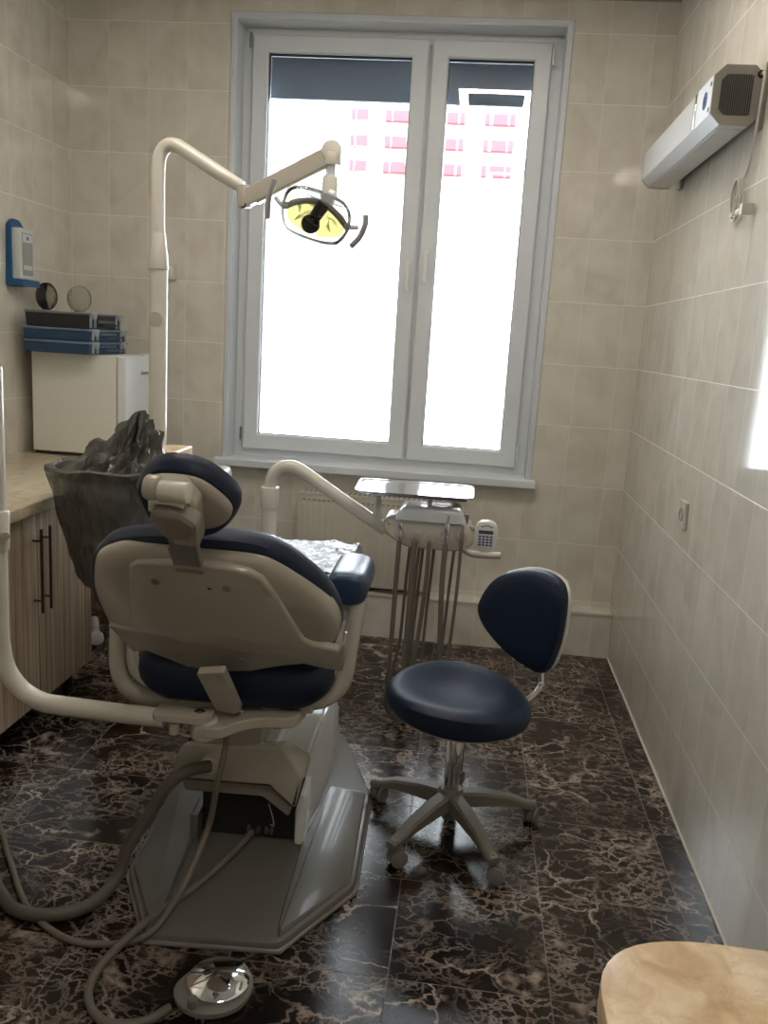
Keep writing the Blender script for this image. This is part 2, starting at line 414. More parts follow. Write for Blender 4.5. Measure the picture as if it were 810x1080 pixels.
def frame_bm(x0, x1, z0, z1, w, y0, y1, bev=.004):
    """mitred rectangular frame as one closed ring section"""
    b = B(); e = bev; sec = [(0, y0+e), (e, y0), (w-e, y0), (w, y0+e), (w, y1), (0, y1)]
    rings = []
    for o_, y in sec: rings.append([b.verts.new((x, y, z)) for x, z in ((x0+o_, z0+o_), (x1-o_, z0+o_), (x1-o_, z1-o_), (x0+o_, z1-o_))])
    for k in range(len(rings)):
        a, c = rings[k], rings[(k+1) % len(rings)]
        for i in range(4): b.faces.new((a[i], a[(i+1) % 4], c[(i+1) % 4], c[i]))
    return b
frame_bm0 = frame_bm
# ------------------------------------------------------------------ the room
XL, YB, YN, ZC = -2.917, 4.37, -1.25, 3.112
def quadbox(name, lo, hi, mat): return obj(name, box(B(), lo, hi), mat, None, False, 'structure')
quadbox('floor', (XL-.1, YN-.1, -.1), (.1, YB+.3, 0), 'floor')
quadbox('ceiling', (XL-.1, YN-.1, ZC), (.1, YB+.3, ZC+.1), 'ceil')
quadbox('wall_left', (XL-.12, YN, 0), (XL, YB, ZC), 'wally')
quadbox('wall_right', (0, YN, 0), (.12, YB, ZC), 'wally')
quadbox('wall_near', (XL-.1, YN-.12, 0), (.1, YN, ZC), 'wallx')
ox0, ox1, oz0, oz1 = -2.065, -.488, .872, 3.005
bm = B()
for lo, hi in (((XL-.1, YB, 0), (ox0, YB+.3, ZC)), ((ox1, YB, 0), (.1, YB+.3, ZC)), ((ox0, YB, 0), (ox1, YB+.3, oz0-.04)), ((ox0, YB, oz1), (ox1, YB+.3, ZC))):
    box(bm, lo, hi)
obj('wall_back', bm, 'wallx', None, False, 'structure')
# reveal lining and face trim
bm = B()
for lo, hi in (((ox0-.004, YB-.004, oz0), (ox0+.008, 4.5, oz1)), ((ox1-.008, YB-.004, oz0), (ox1+.004, 4.5, oz1)), ((ox0, YB-.004, oz1-.008), (ox1, 4.5, oz1+.004))):
    box(bm, lo, hi, .002, 1)
obj('trim_1', bm, 'trimw', None, True, 'structure')
obj('trim_6', frame_bm0(ox0-.022, ox1+.022, oz0-.03, oz1+.022, .026, YB-.008, YB), 'trimw', None, True, 'structure')
# pipe casing along the back wall
bm = B(); box(bm, (XL+.002, 4.25, 0), (-.002, YB+.001, .232))
obj('trim_2', bm, 'wallx', None, False, 'structure')
bm = B(); box(bm, (XL+.004, 4.244, .222), (-.004, 4.256, .237), .003)
obj('trim_3', bm, 'ivory', None, True, 'structure')
bm = B(); box(bm, (-.006, 0.2, 0), (0.001, 4.25, .006)); obj('trim_4', bm, 'cord', None, False, 'structure')
# sill
bm = B(); box(bm, (-2.118, 4.31, .838), (-.447, 4.52, .876), .006, 3)
obj('trim_5', bm, 'pvc', None, True, 'structure')
# window
fx0, fx1, fz0, fz1 = -2.066, -.487, .866, 3.008
b = frame_bm(fx0, fx1, fz0, fz1, .066, 4.505, 4.58)
win = obj('window_1', b, 'pvc', None, True, 'structure')
b = B(); box(b, (-1.16, 4.512, fz0+.054), (-1.10, 4.578, fz1-.054), .003); obj('mullion', b, 'pvc', win)
for (x0, x1, nm) in ((-2.012, -1.138, 'l'), (-1.122, -.548, 'r')):
    s = obj('window_sash', frame_bm(x0, x1, .915, 2.965, .082, 4.478, 4.55, .007), 'pvc', win)
    obj('glazing_gasket', frame_bm(x0+.079, x1-.079, .994, 2.886, .006, 4.50, 4.53, .001), 'pvcd', s)
    b = B(); box(b, (x0+.08, 4.518, .995), (x1-.08, 4.524, 2.885)); obj('pane', b, 'glass', s, False)
    hx = x1-.036 if nm == 'l' else x0+.036; hz = 1.90 if nm == 'l' else 1.955
    b = B(); box(b, (hx-.014, 4.468, hz-.035), (hx+.014, 4.48, hz+.035), .005); cyl(b, (hx, 4.47, hz), (hx, 4.44, hz), .009)
    box(b, (hx-.010, 4.432, hz-.125), (hx+.010, 4.448, hz+.012), .006, 3)
    obj('window_handle', b, 'white', s)
    for z in ((.96, 2.90) if nm == 'l' else (.96, 2.86)):
        b = B(); hx2 = x0-.006 if nm == 'l' else x1+.006
        cyl(b, (hx2, 4.474, z), (hx2, 4.474, z+.07), .007, 12, None, .002); obj('hinge', b, 'grey' if nm == 'l' else 'white', s)
for x0, x1, lab in ((-1.935, -1.215, 'dark grey blind rolled down behind the wide left window pane'), (-1.045, -.625, 'dark grey blind rolled down behind the narrow right window pane')):
    t = thing('roller_blind', ((x0+x1)/2, 4.61, 2.9), lab, 'blind')
    b = B(); box(b, (x0-.06, 4.606, 2.712), (x1+.06, 4.610, 2.965)); obj('blind_fabric', b, 'shade', t, False)
    b = B(); box(b, (x0-.06, 4.602, 2.704), (x1+.06, 4.614, 2.716), .003); obj('bottom_bar', b, 'shade', t)
    b = B(); cyl(b, (x0-.06, 4.62, 2.965), (x1+.06, 4.62, 2.965), .022); obj('roller', b, 'shade', t)

# ------------------------------------------------------------------ ceiling lamps
def ceiling_lamp(cx, cyy, lab):
    t = thing('ceiling_lamp', (cx, cyy, ZC), lab, 'ceiling lamp', 'square ceiling lamps')
    h = .235
    b = B(); box(b, (cx-h-.012, cyy-h-.012, ZC-.012), (cx+h+.012, cyy+h+.012, ZC-.001), .003); obj('housing', b, 'white', t)
    b = B(); w = .052; z0, z1 = ZC-.020, ZC-.011
    box(b, (cx-h, cyy-h, z0), (cx-h+w, cyy+h, z1)); box(b, (cx+h-w, cyy-h, z0), (cx+h, cyy+h, z1))
    box(b, (cx-h+w, cyy-h, z0), (cx+h-w, cyy-h+w, z1)); box(b, (cx-h+w, cyy+h-w, z0), (cx+h-w, cyy+h, z1))
    obj('light_frame', b, 'lampon', t, False)
    b = B(); box(b, (cx-h+w+.004, cyy-h+w+.004, ZC-.018), (cx+h-w-.004, cyy+h-w-.004, ZC-.011), .002); obj('center_panel', b, 'grey', t)
for cx, cyy, lab in ((-.80, 3.0, 'square lit frame ceiling lamp nearest the window, on the right'), (-1.86, 2.52, 'square lit frame ceiling lamp above the dental chair'),
                     (-.60, .35, 'square lit frame ceiling lamp above the cream table')):
    ceiling_lamp(cx, cyy, lab)

# ------------------------------------------------------------------ counter and cabinets (left)
bm = B(); box(bm, (XL+.002, .68, .865), (-2.287, 4.242, .905), .004)
tag(obj('worktop', bm, 'cream2'), 'cream marble worktop running along the left wall', 'worktop')
def cabinet(y0, y1, lab, hs):
    t = thing('base_cabinet', (-2.6, (y0+y1)/2, 0), lab, 'cabinet', 'cabinets under the worktop')
    b = B(); box(b, (XL+.01, y0+.002, .12), (-2.345, y1-.002, .863), .001); obj('body', b, 'wood', t)
    ym = (y0+y1)/2
    for i, (a, c) in enumerate(((y0, ym), (ym, y1))):
        b = B(); box(b, (-2.343, a+.003, .122), (-2.325, c-.003, .858), .0015); d = obj('door', b, 'wood', t)
        hy = c-.032 if i == 0 else a+.032
        b = B(); cyl(b, (-2.292, hy, .485), (-2.292, hy, .80), .0055, 12)
        for z in (.53, .755): cyl(b, (-2.326, hy, z), (-2.292, hy, z), .004, 10)
        obj('handle', b, 'handle', d)
    for x in (-2.85, -2.40):
        for y in (y0+.06, y1-.06):
            b = B(); cyl(b, (x, y, 0), (x, y, .12), .014, 14); cyl(b, (x, y, 0), (x, y, .014), .024, 14); obj('foot', b, 'dark', t)
cabinet(2.43, 3.31, 'striped wood two door cabinet under the cream worktop, nearest the window', 1)
cabinet(1.55, 2.43, 'striped wood two door cabinet under the cream worktop, farther from the window', 1)


# back leg panel that carries the far end of the worktop
bm = B(); box(bm, (XL+.01, 4.20, 0), (-2.40, 4.222, .864), .001)
tag(obj('support_panel', bm, 'wood'), 'striped wood panel holding the worktop end at the pipe casing', 'panel')
# ------------------------------------------------------------------ fridge
fr = thing('mini_fridge', (-2.66, 4.03, .907), 'small white fridge standing on the worktop in the corner', 'fridge')
F0, F1 = 3.84, 4.20
b = B(); box(b, (-2.850, F0, .922), (-2.441, F1, 1.385), .006, 3); obj('body', b, 'fridge', fr)
b = B(); box(b, (-2.437, F0-.002, .925), (-2.390, F1, 1.383), .012, 3); dd = obj('door', b, 'fridgef', fr)
b = B(); box(b, (-2.845, F0+.012, .908), (-2.40, F1-.01, .925), .002); obj('plinth', b, 'dark', fr)
b = B(); box(b, (-2.43, F1-.12, 1.383), (-2.40, F1-.02, 1.393), .003); obj('hinge_cover', b, 'white', fr)
def text_mesh(name, body, size, mat, M4, parent, ext=.0006):
    cu = bpy.data.curves.new(name, 'FONT'); cu.body = body; cu.size = size; cu.extrude = ext; cu.align_x = 'CENTER'; cu.align_y = 'CENTER'
    o = bpy.data.objects.new(name, cu); C.objects.link(o)
    me = bpy.data.meshes.new_from_object(o.evaluated_get(bpy.context.evaluated_depsgraph_get()))
    bpy.data.objects.remove(o)
    b = bmesh.new(); b.from_mesh(me); bpy.data.meshes.remove(me); b.transform(M4)
    return obj(name, b, mat, parent, False)
MX = Matrix(((0, 0, 1, -2.3898), (1, 0, 0, 4.06), (0, 1, 0, 1.305), (0, 0, 0, 1)))
text_mesh('brand_lettering', 'Daewoo', .028, 'ink', MX, dd)

# ------------------------------------------------------------------ cases on the fridge
def case(z0, kind, lab, x0=-2.852, x1=-2.530, y0=3.76, y1=4.19):
    t = thing('instrument_case', ((x0+x1)/2, (y0+y1)/2, z0), lab, 'case', 'instrument cases on the fridge')
    body, rim = ('case_black', 'rim') if kind == 'k' else ('case_blue', 'rimb')
    h = .072 if kind == 'k' else .056
    b = B(); P = round_poly([(x0, y0), (x1, y0), (x1, y1), (x0, y1)], .015)
    loft(b, P, [(.012, 0), (.008, .003), (.002, h-.010), (.004, h-.008)], lambda x, y, d: V((x, y, z0+d))); obj('tray_body', b, body, t)
    b = B(); loft(b, P, [(.0, h-.010), (-.003, h-.008), (-.003, h-.003), (.002, h)], lambda x, y, d: V((x, y, z0+d))); obj('lid_rim', b, rim, t)
    for ya in (y0+.055, y1-.065):
        b = B(); box(b, (x1-.002, ya-.028, z0+h-.022), (x1+.010, ya+.028, z0+h+.001), .003); box(b, (x1+.004, ya-.012, z0+h-.030), (x1+.014, ya+.012, z0+h-.010), .003)
        box(b, (x1-.004, ya-.026, z0+.006), (x1+.006, ya-.018, z0+h-.02), .001); box(b, (x1-.004, ya+.018, z0+.006), (x1+.006, ya+.026, z0+h-.02), .001)
        obj('latch', b, 'latch', t)
    b = B(); tube(b, [(x1, y0+.12, z0+.02), (x1+.016, y0+.12, z0+.02), (x1+.016, y1-.13, z0+.02), (x1, y1-.13, z0+.02)], .006, 10)
    obj('carry_handle', b, body, t)
    b = B()
    for k in range(9): box(b, (x1-.006, y0+.125+k*.019, z0+.030), (x1+.003, y0+.135+k*.019, z0+.040), .0006)
    obj('grip_ribs', b, rim, t)
    return z0+h
z = case(1.386, 'b', 'blue instrument case lying directly on the fridge top')
z = case(z+.001, 'b', 'blue instrument case in the middle of the stack, under the black one')
ztop = case(z+.001, 'k', 'black instrument case on top of the two blue cases', -2.846, -2.545, 3.77, 4.17)
def disc(c, r, ang, lab):
    t = thing('clear_disc', (c[0], c[1], ztop), lab, 'disc')
    n = V((math.sin(ang), -math.cos(ang), 0)); cc = V((c[0], c[1], ztop+r+.004))
    b = B(); lathe(b, [(r-.003, 0), (r, .0015), (r, .0055), (r-.003, .007)], cc, n, 40); obj('plate', b, 'clear', t)
    b = B(); lathe(b, [(r-.004, -.001), (r+.001, -.001), (r+.001, .008), (r-.004, .008), (r-.004, -.001)], cc, n, 40); obj('edge_ring', b, 'clear', t)
    for s in (-1, 1):
        p = cc+V((math.cos(ang), math.sin(ang), 0))*r*.62*s+V((0, 0, -r*.62*s)); b = B(); lathe(b, [(.004, -.002), (.005, .004), (.004, .010)], p, n, 12); obj('stud', b, 'chrome', t)
    b = B(); box(b, (c[0]-.02, c[1]-.012, ztop), (c[0]+.02, c[1]+.012, ztop+.012), .004); obj('stand_foot', b, 'clear', t)
disc((-2.865, 4.02), .063, 1.22, 'clear round disc standing edge-on by the left wall, on the black case')
disc((-2.735, 4.09), .062, .95, 'clear round disc facing the room in the corner, on the black case')

# ------------------------------------------------------------------ blue dispenser on left wall
t = thing('wall_dispenser', (XL, 3.83, 1.67), 'blue wall bracket holding a clear labelled bottle above the worktop', 'dispenser')
b = B(); P = [V(p) for p in ((3.75, 1.672), (3.90, 1.672), (3.90, 1.925), (3.855, 1.962), (3.80, 1.965), (3.765, 1.94))]
loft(b, round_poly([tuple(p) for p in P], .012), [(.001, 0), (0, .003), (0, .016), (.002, .018)], lambda x, y, d: V((XL+.0005+d, x, y))); obj('back_bracket', b, 'dispenser', t)
b = B(); box(b, (XL+.002, 3.752, 1.672), (XL+.085, 3.90, 1.702), .005, 3); obj('shelf', b, 'dispenser', t)
b = B(); box(b, (XL+.02, 3.752, 1.69), (XL+.030, 3.762, 1.93), .003); obj('side_rail', b, 'dispenser', t)
b = B(); box(b, (XL+.021, 3.768, 1.703), (XL+.066, 3.885, 1.925), .010, 3); bt = obj('bottle', b, 'paper', t)
b = B(); box(b, (XL+.0665, 3.782, 1.72), (XL+.0675, 3.873, 1.905)); lb = obj('front_label', b, 'papergrey', bt, False)
b = B(); box(b, (XL+.0675, 3.786, 1.865), (XL+.0682, 3.868, 1.90)); obj('label_header', b, 'paper', lb, False)
b = B(); box(b, (XL+.0682, 3.82, 1.875), (XL+.0688, 3.835, 1.89)); obj('label_mark', b, 'inkb', lb, False)
b = B(); box(b, (XL+.0675, 3.79, 1.745), (XL+.0682, 3.866, 1.765)); obj('label_band', b, 'paper', lb, False)

# light switch behind lamp pole
t = thing('wall_switch', (-2.375, YB, 1.80), 'small cream switch box on the back wall behind the lamp pole', 'switch')
b = B(); box(b, (-2.418, YB-.028, 1.765), (-2.347, YB-.0005, 1.845), .005, 3); obj('housing', b, 'ivory', t)
b = B(); box(b, (-2.405, YB-.033, 1.778), (-2.360, YB-.026, 1.832), .003); obj('rocker', b, 'white', t)
# socket right wall
t = thing('wall_socket', (0, 3.12, .985), 'cream power socket low on the right wall', 'socket')
b = B(); box(b, (-.014, 3.08, .935), (-.0005, 3.165, 1.035), .006, 3); obj('plate', b, 'ivory', t)
b = B(); lathe(b, [(.026, .013), (.026, .017), (.020, .017), (.019, .010), (.001, .010)], (-.0, 3.123, .985), (-1, 0, 0), 24); rr_ = obj('recess_ring', b, 'shelld', t)
b = B()
for dz in (-.007, .007): cyl(b, (-.010, 3.123, .985+dz), (-.0125, 3.123, .985+dz), .003, 10)
obj('pin_holes', b, 'dark', rr_)

# ------------------------------------------------------------------ radiator
t = thing('radiator', (-1.29, 4.30, .19), 'cream panel radiator under the window', 'radiator')
rx0, rx1, rz0, rz1 = -1.645, -.945, .262, .742
bm = B(); box(bm, (rx0, 4.262, rz0), (rx1, 4.29, rz1-.012), .004)
n = 21
for k in range(n):
    x = rx0+.028+(rx1-rx0-.056)*k/(n-1)
    box(bm, (x-.009, 4.255, rz0+.045), (x+.009, 4.265, rz1-.055), .004)
obj('front_panel', bm, 'radiator', t)
bm = B(); box(bm, (rx0, 4.318, rz0), (rx1, 4.340, rz1-.012), .004); obj('rear_panel', bm, 'radiator', t)
bm = B(); box(bm, (rx0-.001, 4.258, rz1-.014), (rx1+.001, 4.344, rz1), .003)
gr = obj('top_grille', bm, 'radiator', t)
bm = B()
for k in range(26):
    x = rx0+.03+(rx1-rx0-.06)*k/25; box(bm, (x-.006, 4.275, rz1-.0005), (x+.006, 4.328, rz1+.001))
obj('grille_slots', bm, 'grey', gr, False)
bm = B()
for k in range(26):
    x = rx0+.03+(rx1-rx0-.06)*k/25; box(bm, (x-.007, 4.2565, rz1-.040), (x+.007, 4.2625, rz1-.034))
obj('front_slots', bm, 'grey', gr, False)
for x in (rx0-.001, rx1-.002):
    bm = B(); box(bm, (x, 4.26, rz0+.01), (x+.003, 4.342, rz1-.004), .001); obj('side_cover', bm, 'radiator', t)
for x in (rx0+.1, rx1-.1):
    bm = B(); box(bm, (x-.012, 4.338, rz0+.05), (x+.012, 4.3695, rz1-.06)); obj('wall_bracket', bm, 'radiator', t)
for x in (rx1-.06, rx1-.02):
    bm = B(); tube(bm, [(x, 4.31, rz0+.01), (x, 4.31, .236)], .009); obj('supply_pipe', bm, 'white', t)

# ------------------------------------------------------------------ UV air cleaner on right wall
t = thing('wall_air_purifier', (-.08, 3.38, 2.235), 'long grey eight-sided air purifier mounted high on the right wall', 'air purifier')
cx, cz, hw, hh, ch = -.085, 2.315, .073, .083, .030
Oc = [(cx-hw, cz-hh+ch), (cx-hw+ch, cz-hh), (cx+hw-ch, cz-hh), (cx+hw, cz-hh+ch), (cx+hw, cz+hh-ch), (cx+hw-ch, cz+hh), (cx-hw+ch, cz+hh), (cx-hw, cz+hh-ch)]
UY0, UY1 = 2.83, 3.92
b = B(); loft(b, [V(p) for p in Oc], [(0, UY0+.006), (0, UY1-.012)], lambda x, y, d: V((x, d, y))); hs = obj('housing', b, 'steelcase', t, False)
b = B(); loft(b, [V(p) for p in Oc], [(-.001, UY0), (-.0015, UY0+.006)], lambda x, y, d: V((x, d, y))); ep = obj('end_plate', b, 'steelend', t, False)
b = B(); loft(b, [V(p) for p in Oc], [(-.002, UY1-.012), (-.002, UY1)], lambda x, y, d: V((x, d, y))); obj('end_plate', b, 'steelcase', t, False)
b = B(); Og = inset2d([V(p) for p in Oc], .020)
for k in range(15):
    x = cx-hw+.024+(2*hw-.048-.012)*k/14
    d = max(0, ch-.012-(x-(cx-hw+.02))) if x < cx else max(0, ch-.012-((cx+hw-.02)-x))
    box(b, (x-.0022, UY0-.0012, cz-hh+.026+d), (x+.0022, UY0+.001, cz+hh-.026-d))
obj('ventilation_slots', b, 'dark', ep, False)
b = B(); box(b, (cx-hw-.0012, UY0+.012, cz-hh+ch-.002), (cx-hw+.0005, UY0+.19, cz+hh-ch+.004)); st = obj('logo_sticker', b, 'sticker', t, False)
b = B(); lathe(b, [(.026, 0), (.026, .001), (.017, .001), (.017, 0), (.026, 0)], (cx-hw-.0012, UY0+.085, cz+.002), (-1, 0, 0), 32)
box(b, (cx-hw-.0022, UY0+.080, cz-.010), (cx-hw-.001, UY0+.088, cz+.014)); obj('round_logo', b, 'inkb', st, False)
for yy, zz in ((.028, .036), (.030, -.036)):
    b = B(); box(b, (cx-hw-.0022, UY0+yy-.006, cz+zz-.006), (cx-hw-.001, UY0+yy+.006, cz+zz+.006)); obj('small_mark', b, 'ink', st, False)
b = B(); box(b, (cx-hw-.004, UY0+.20, cz-hh+ch), (cx-hw+.001, UY0+.222, cz+hh-ch), .002); obj('indicator_bar', b, 'chrome', t)
for ya, yb in ((UY0+.004, UY0+.06), (UY1-.08, UY1-.02)):
    b = B(); box(b, (-.013, ya, cz-hh-.01), (-.0005, yb, cz+hh+.012), .001); obj('wall_bracket', b, 'steelend', t)
b = B(); box(b, (cx-hw+ch+.01, UY0+.05, cz-hh-.002), (cx+hw-ch-.004, UY1-.05, cz-hh+.001), .001); obj('bottom_seam_panel', b, 'steelcase', t)
b = B(); lathe(b, [(.011, 0), (.011, .004), (.006, .006), (.006, 0)], (cx+hw-.014, UY0, cz+hh-.024), (0, -1, 0), 18); obj('cable_grommet', b, 'dark', ep)
# its cable, coiled on the wall
b = B()
P = smooth_open([(cx+hw-.014, UY0+.004, cz+hh-.024), (-.022, UY0-.02, 2.37), (-.022, 2.812, 2.30), (-.020, 2.83, 2.21), (-.016, 2.865, 2.13), (-.014, 2.90, 2.10)], 8)
tube(b, P, .0042, 8)
for k, (ry, rz, oy, oz) in enumerate(((.040, .060, 0, 0), (.044, .064, .003, -.004), (.038, .056, .006, .002))):
    Q = [V((-.011-.005*k, 2.955+oy+ry*math.cos(a), 2.045+oz+rz*math.sin(a))) for a in [2*PI*j/28 for j in range(29)]]
    tube(b, Q, .0040, 8)
tube(b, smooth_open([(-.014, 2.93, 1.99), (-.020, 2.90, 1.988), (-.028, 2.86, 1.985), (-.030, 2.84, 1.985)], 6), .0042, 8)
t2 = thing('power_cord', (-.02, 2.9, 1.98), 'white power cord coiled below the air purifier, plugged into the wall', 'cord')
obj('cable', b, 'cord', t2)
b = B(); cyl(b, (-.034, 2.85, 1.985), (-.034, 2.795, 1.99), .011, 16, .008, .003); box(b, (-.042, 2.785, 1.972), (-.006, 2.812, 2.006), .006); obj('plug', b, 'cord', t2)
b = B(); cyl(b, (-.020, 2.895, 2.045), (-.008, 3.0, 2.05), .003, 8); obj('cable_tie', b, 'cord', t2)
# ------------------------------------------------------------------ dental chair
P0 = V((-1.35, 2.2, 0))
def frm(deg):
    a = math.radians(deg); ax = V((math.cos(a), math.sin(a), 0)); ay = V((-math.sin(a), math.cos(a), 0))
    return lambda X, Y, Z: P0+ax*X+ay*Y+V((0, 0, Z))
K = frm(2)
CM = Matrix.Translation(P0) @ Matrix.Rotation(math.radians(2), 4, 'Z')
chair = thing('dental_chair', P0, 'beige dental treatment chair with navy cushions, seen from behind', 'dental chair')
# base plate
bo = [(-.178, -.352), (.167, -.340), (.332, -.075), (.332, .43), (.19, .86), (-.19, .86), (-.335, .43), (-.312, -.105)]
b = B(); loft(b, round_poly(bo, .035), [(.012, 0), (.0, .0), (0, .020), (.004, .027), (.012, .030)], lambda x, y, d: K(x, y, d)); bp = obj('base_plate', b, 'base', chair)
for s, poly in ((-1, [(-.172, -.335), (-.150, -.30), (-.178, .12), (-.20, .42), (-.318, .42), (-.300, -.10)]), (1, [(.160, -.325), (.318, -.07), (.318, .42), (.19, .43), (.150, .09), (.150, -.28)])):
    b = B(); Q = round_poly(poly, .015)
    def fw_(x, y, d, s=s): return K(x, y, .028+d*(1+.9*max(0, .32-abs(x))/.17))
    loft(b, Q, [(.0, 0), (.002, .006), (.006, .009)], fw_); obj('side_ramp', b, 'base', bp)
b = B(); tube(b, [K(x, y, .006) for x, y in bo+[bo[0]]], .007, 8); obj('rubber_edge', b, 'grey', bp)
# main lift housing
b = B()
hl = [[K(-.155, .13, .028), K(.140, .13, .028), K(.140, .13, .175), K(.128, .145, .20), K(-.15, .145, .20), K(-.155, .13, .175)],
      [K(-.175, .34, .028), K(.172, .34, .028), K(.172, .34, .255), K(.152, .34, .285), K(-.155, .34, .285), K(-.170, .34, .255)],
      [K(-.175, .56, .028), K(.180, .56, .028), K(.180, .56, .265), K(.160, .56, .295), K(-.16, .56, .295), K(-.175, .56, .265)],
      [K(-.170, .76, .028), K(.176, .76, .028), K(.176, .76, .19), K(.160, .745, .215), K(-.16, .745, .215), K(-.170, .76, .19)]]
R = [[b.verts.new(p) for p in r] for r in hl]
for a_, c_ in zip(R, R[1:]):
    for i in range(6): b.faces.new((a_[i], a_[(i+1) % 6], c_[(i+1) % 6], c_[i]))
b.faces.new(R[0]); b.faces.new(R[-1])
bmesh.ops.bevel(b, geom=b.edges[:], offset=.008, segments=2, affect='EDGES')
hou = obj('lift_housing', b, 'block', chair)
b = B(); box(b, (.128, .085, .03), (.160, .20, .20), .012, 3, CM); obj('housing_corner', b, 'block', hou)
b = B(); box(b, (-.185, .06, .03), (-.160, .16, .115), .006, 3, CM); obj('housing_corner', b, 'base', hou)
b = B(); box(b, (-.160, .112, .031), (.130, .134, .21), .001, 1, CM); cv = obj('recess_shade_panel', b, 'recess_shade', chair)  # solid dark panel, its colour stands for shade inside the open housing
b = B()
for x in (-.02, .01, .035, .05): box(b, (x, .095, .050), (x+.010, .118, .068), .002, 1, CM)
obj('connector', b, 'greyhose', cv)
b = B(); tube(b, smooth_open([K(.05, .11, .075), K(.065, .085, .09), K(.062, .08, .12), K(.045, .10, .15)], 6), .0018, 6); obj('thin_wire', b, 'cord', cv)
# rear hood over the lift arm
b = B()
fp = [(-.222, .262), (.066, .266), (.138, .185), (.160, .285), (.095, .395), (-.19, .375), (-.215, .33)]
Q = round_poly(fp, .018, 4)
loft(b, Q, [(.012, .0), (.003, .004), (0, .013), (0, .13)], lambda x, y, d: K(x, .0+d+max(0, x-.08)*.35, y-(.45*max(0, d-.02) if y > .33 else 0))); hood = obj('rear_hood', b, 'shell', chair)
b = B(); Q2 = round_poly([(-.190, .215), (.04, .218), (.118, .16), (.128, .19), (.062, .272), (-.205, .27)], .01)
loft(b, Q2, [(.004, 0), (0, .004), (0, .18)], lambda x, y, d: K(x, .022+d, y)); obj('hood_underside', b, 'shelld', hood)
b = B(); tube(b, [K(x, .004+max(0, x-.08)*.35, y) for x, y in ((-.222, .264), (.066, .268), (.138, .187), (.160, .285))], .003, 8); obj('hood_gasket', b, 'dark', hood)
b = B(); cyl(b, K(-.105, -.028, .328), K(-.105, .03, .325), .028, 20, None, .004); obj('hose_socket', b, 'ivory', hood)
# lift column between hood and seat frame
b = B(); loft(b, round_poly([(-.125, 0.0), (.045, 0.0), (.045, .16), (-.125, .16)], .02), [(.012, .36), (.008, .40), (0, .50)], lambda x, y, d: K(x, y, d)); obj('lift_column', b, 'shell', chair)
b = B(); box(b, (-.07, .03, .27), (.07, .70, .36), .02, 3, CM); obj('lift_arm', b, 'block', chair)
# seat frame
b = B(); loft(b, round_poly([(-.20, -.06), (.16, -.06), (.18, .5), (-.22, .5)], .04), [(.03, .485), (0, .50), (0, .535), (.01, .54)], lambda x, y, d: K(x, y, d)); sf = obj('seat_frame', b, 'shell', chair)
for x in (-.185, .045):
    b = B(); loft(b, round_poly([(x, .53), (x+.015, .575), (x+.125, .575), (x+.14, .53)] if x < 0 else [(x, .53), (x+.015, .585), (x+.125, .575), (x+.15, .54)], .012), [(.003, 0), (0, .003), (0, .10)], lambda u, v, d: K(u, -.085+d, v)); obj('frame_bracket', b, 'shell', sf)
# seat cushion
def pillow(bm, outline, z0, z1, fn, e=.04, crown=.0):
    h = z1-z0; lay = []
    for i in range(9):
        a = -PI/2+PI*i/8; s = math.sin(a); c = math.cos(a)
        lay.append((e*(1-c**.8 if c > 0 else 1), z0+h/2+(h/2)*(abs(s)**.9)*(1 if s > 0 else -1)))
    lay.append((e*2.2, z1+crown)); lay.insert(0, (e*2.2, z0-crown*.3))
    return loft(bm, outline, lay, fn)
b = B(); pillow(b, round_poly([(-.30, -.13), (.235, -.13), (.25, .20), (.22, .62), (-.25, .62), (-.31, .20)],   .10, 8), .555, .69, lambda x, y, d: K(x, y, d+(.62-min(d, .62))/.065*(.060*(min(.28, abs(x+.03))/.28)**2.5-.022)), .055, .008)
obj('seat_cushion', b, 'blue', chair)
# leg rest
b = B(); pillow(b, round_poly([(-.24, .58), (.20, .58), (.19, 1.12), (-.22, 1.12)], .07, 8), .59, .715, lambda x, y, d: K(x, y, d+(y-.6)*.02), .04, .006)
obj('leg_rest_cushion', b, 'blue_shine', chair)
b = B(); loft(b, round_poly([(-.19, .52), (.16, .52), (.15, 1.08), (-.18, 1.08)], .05), [(.02, .555), (0, .565), (0, .595), (.01, .60)], lambda x, y, d: K(x, y, d)); obj('leg_rest_shell', b, 'shell', chair)
# crinkled clear film over leg rest
b = B(); nx, ny = 46, 44; g = []
for j in range(ny+1):
    row = []
    for i in range(nx+1):
        u, v = i/nx, j/ny
        x = -.275+.52*u; y = .66+.50*v
        z = .733+.012*noise.noise(V((x*14, y*11, 1.3)))+.006*noise.noise(V((x*40, y*24, 4)))+.004*noise.noise(V((x*80, y*50, 7)))
        ex = max(0, abs(x+.02)-.215); ey = max(0, y-1.10); ez = max(0, .70-y)
        dz = min(.12, ex*3.0)+min(.10, ey*2.2)
        x -= math.copysign(ex*.45, x); z -= dz-.004*math.sin(x*60+y*40)*(dz > .01)
        row.append(b.verts.new(K(x, y, z)))
    g.append(row)
for j in range(ny):
    for i in range(nx): b.faces.new((g[j][i], g[j][i+1], g[j+1][i+1], g[j+1][i]))
o = obj('plastic_cover', b, 'film'); o.parent = None
tag(o, 'crinkled clear plastic film draped over the foot end of the dental chair', 'plastic cover')
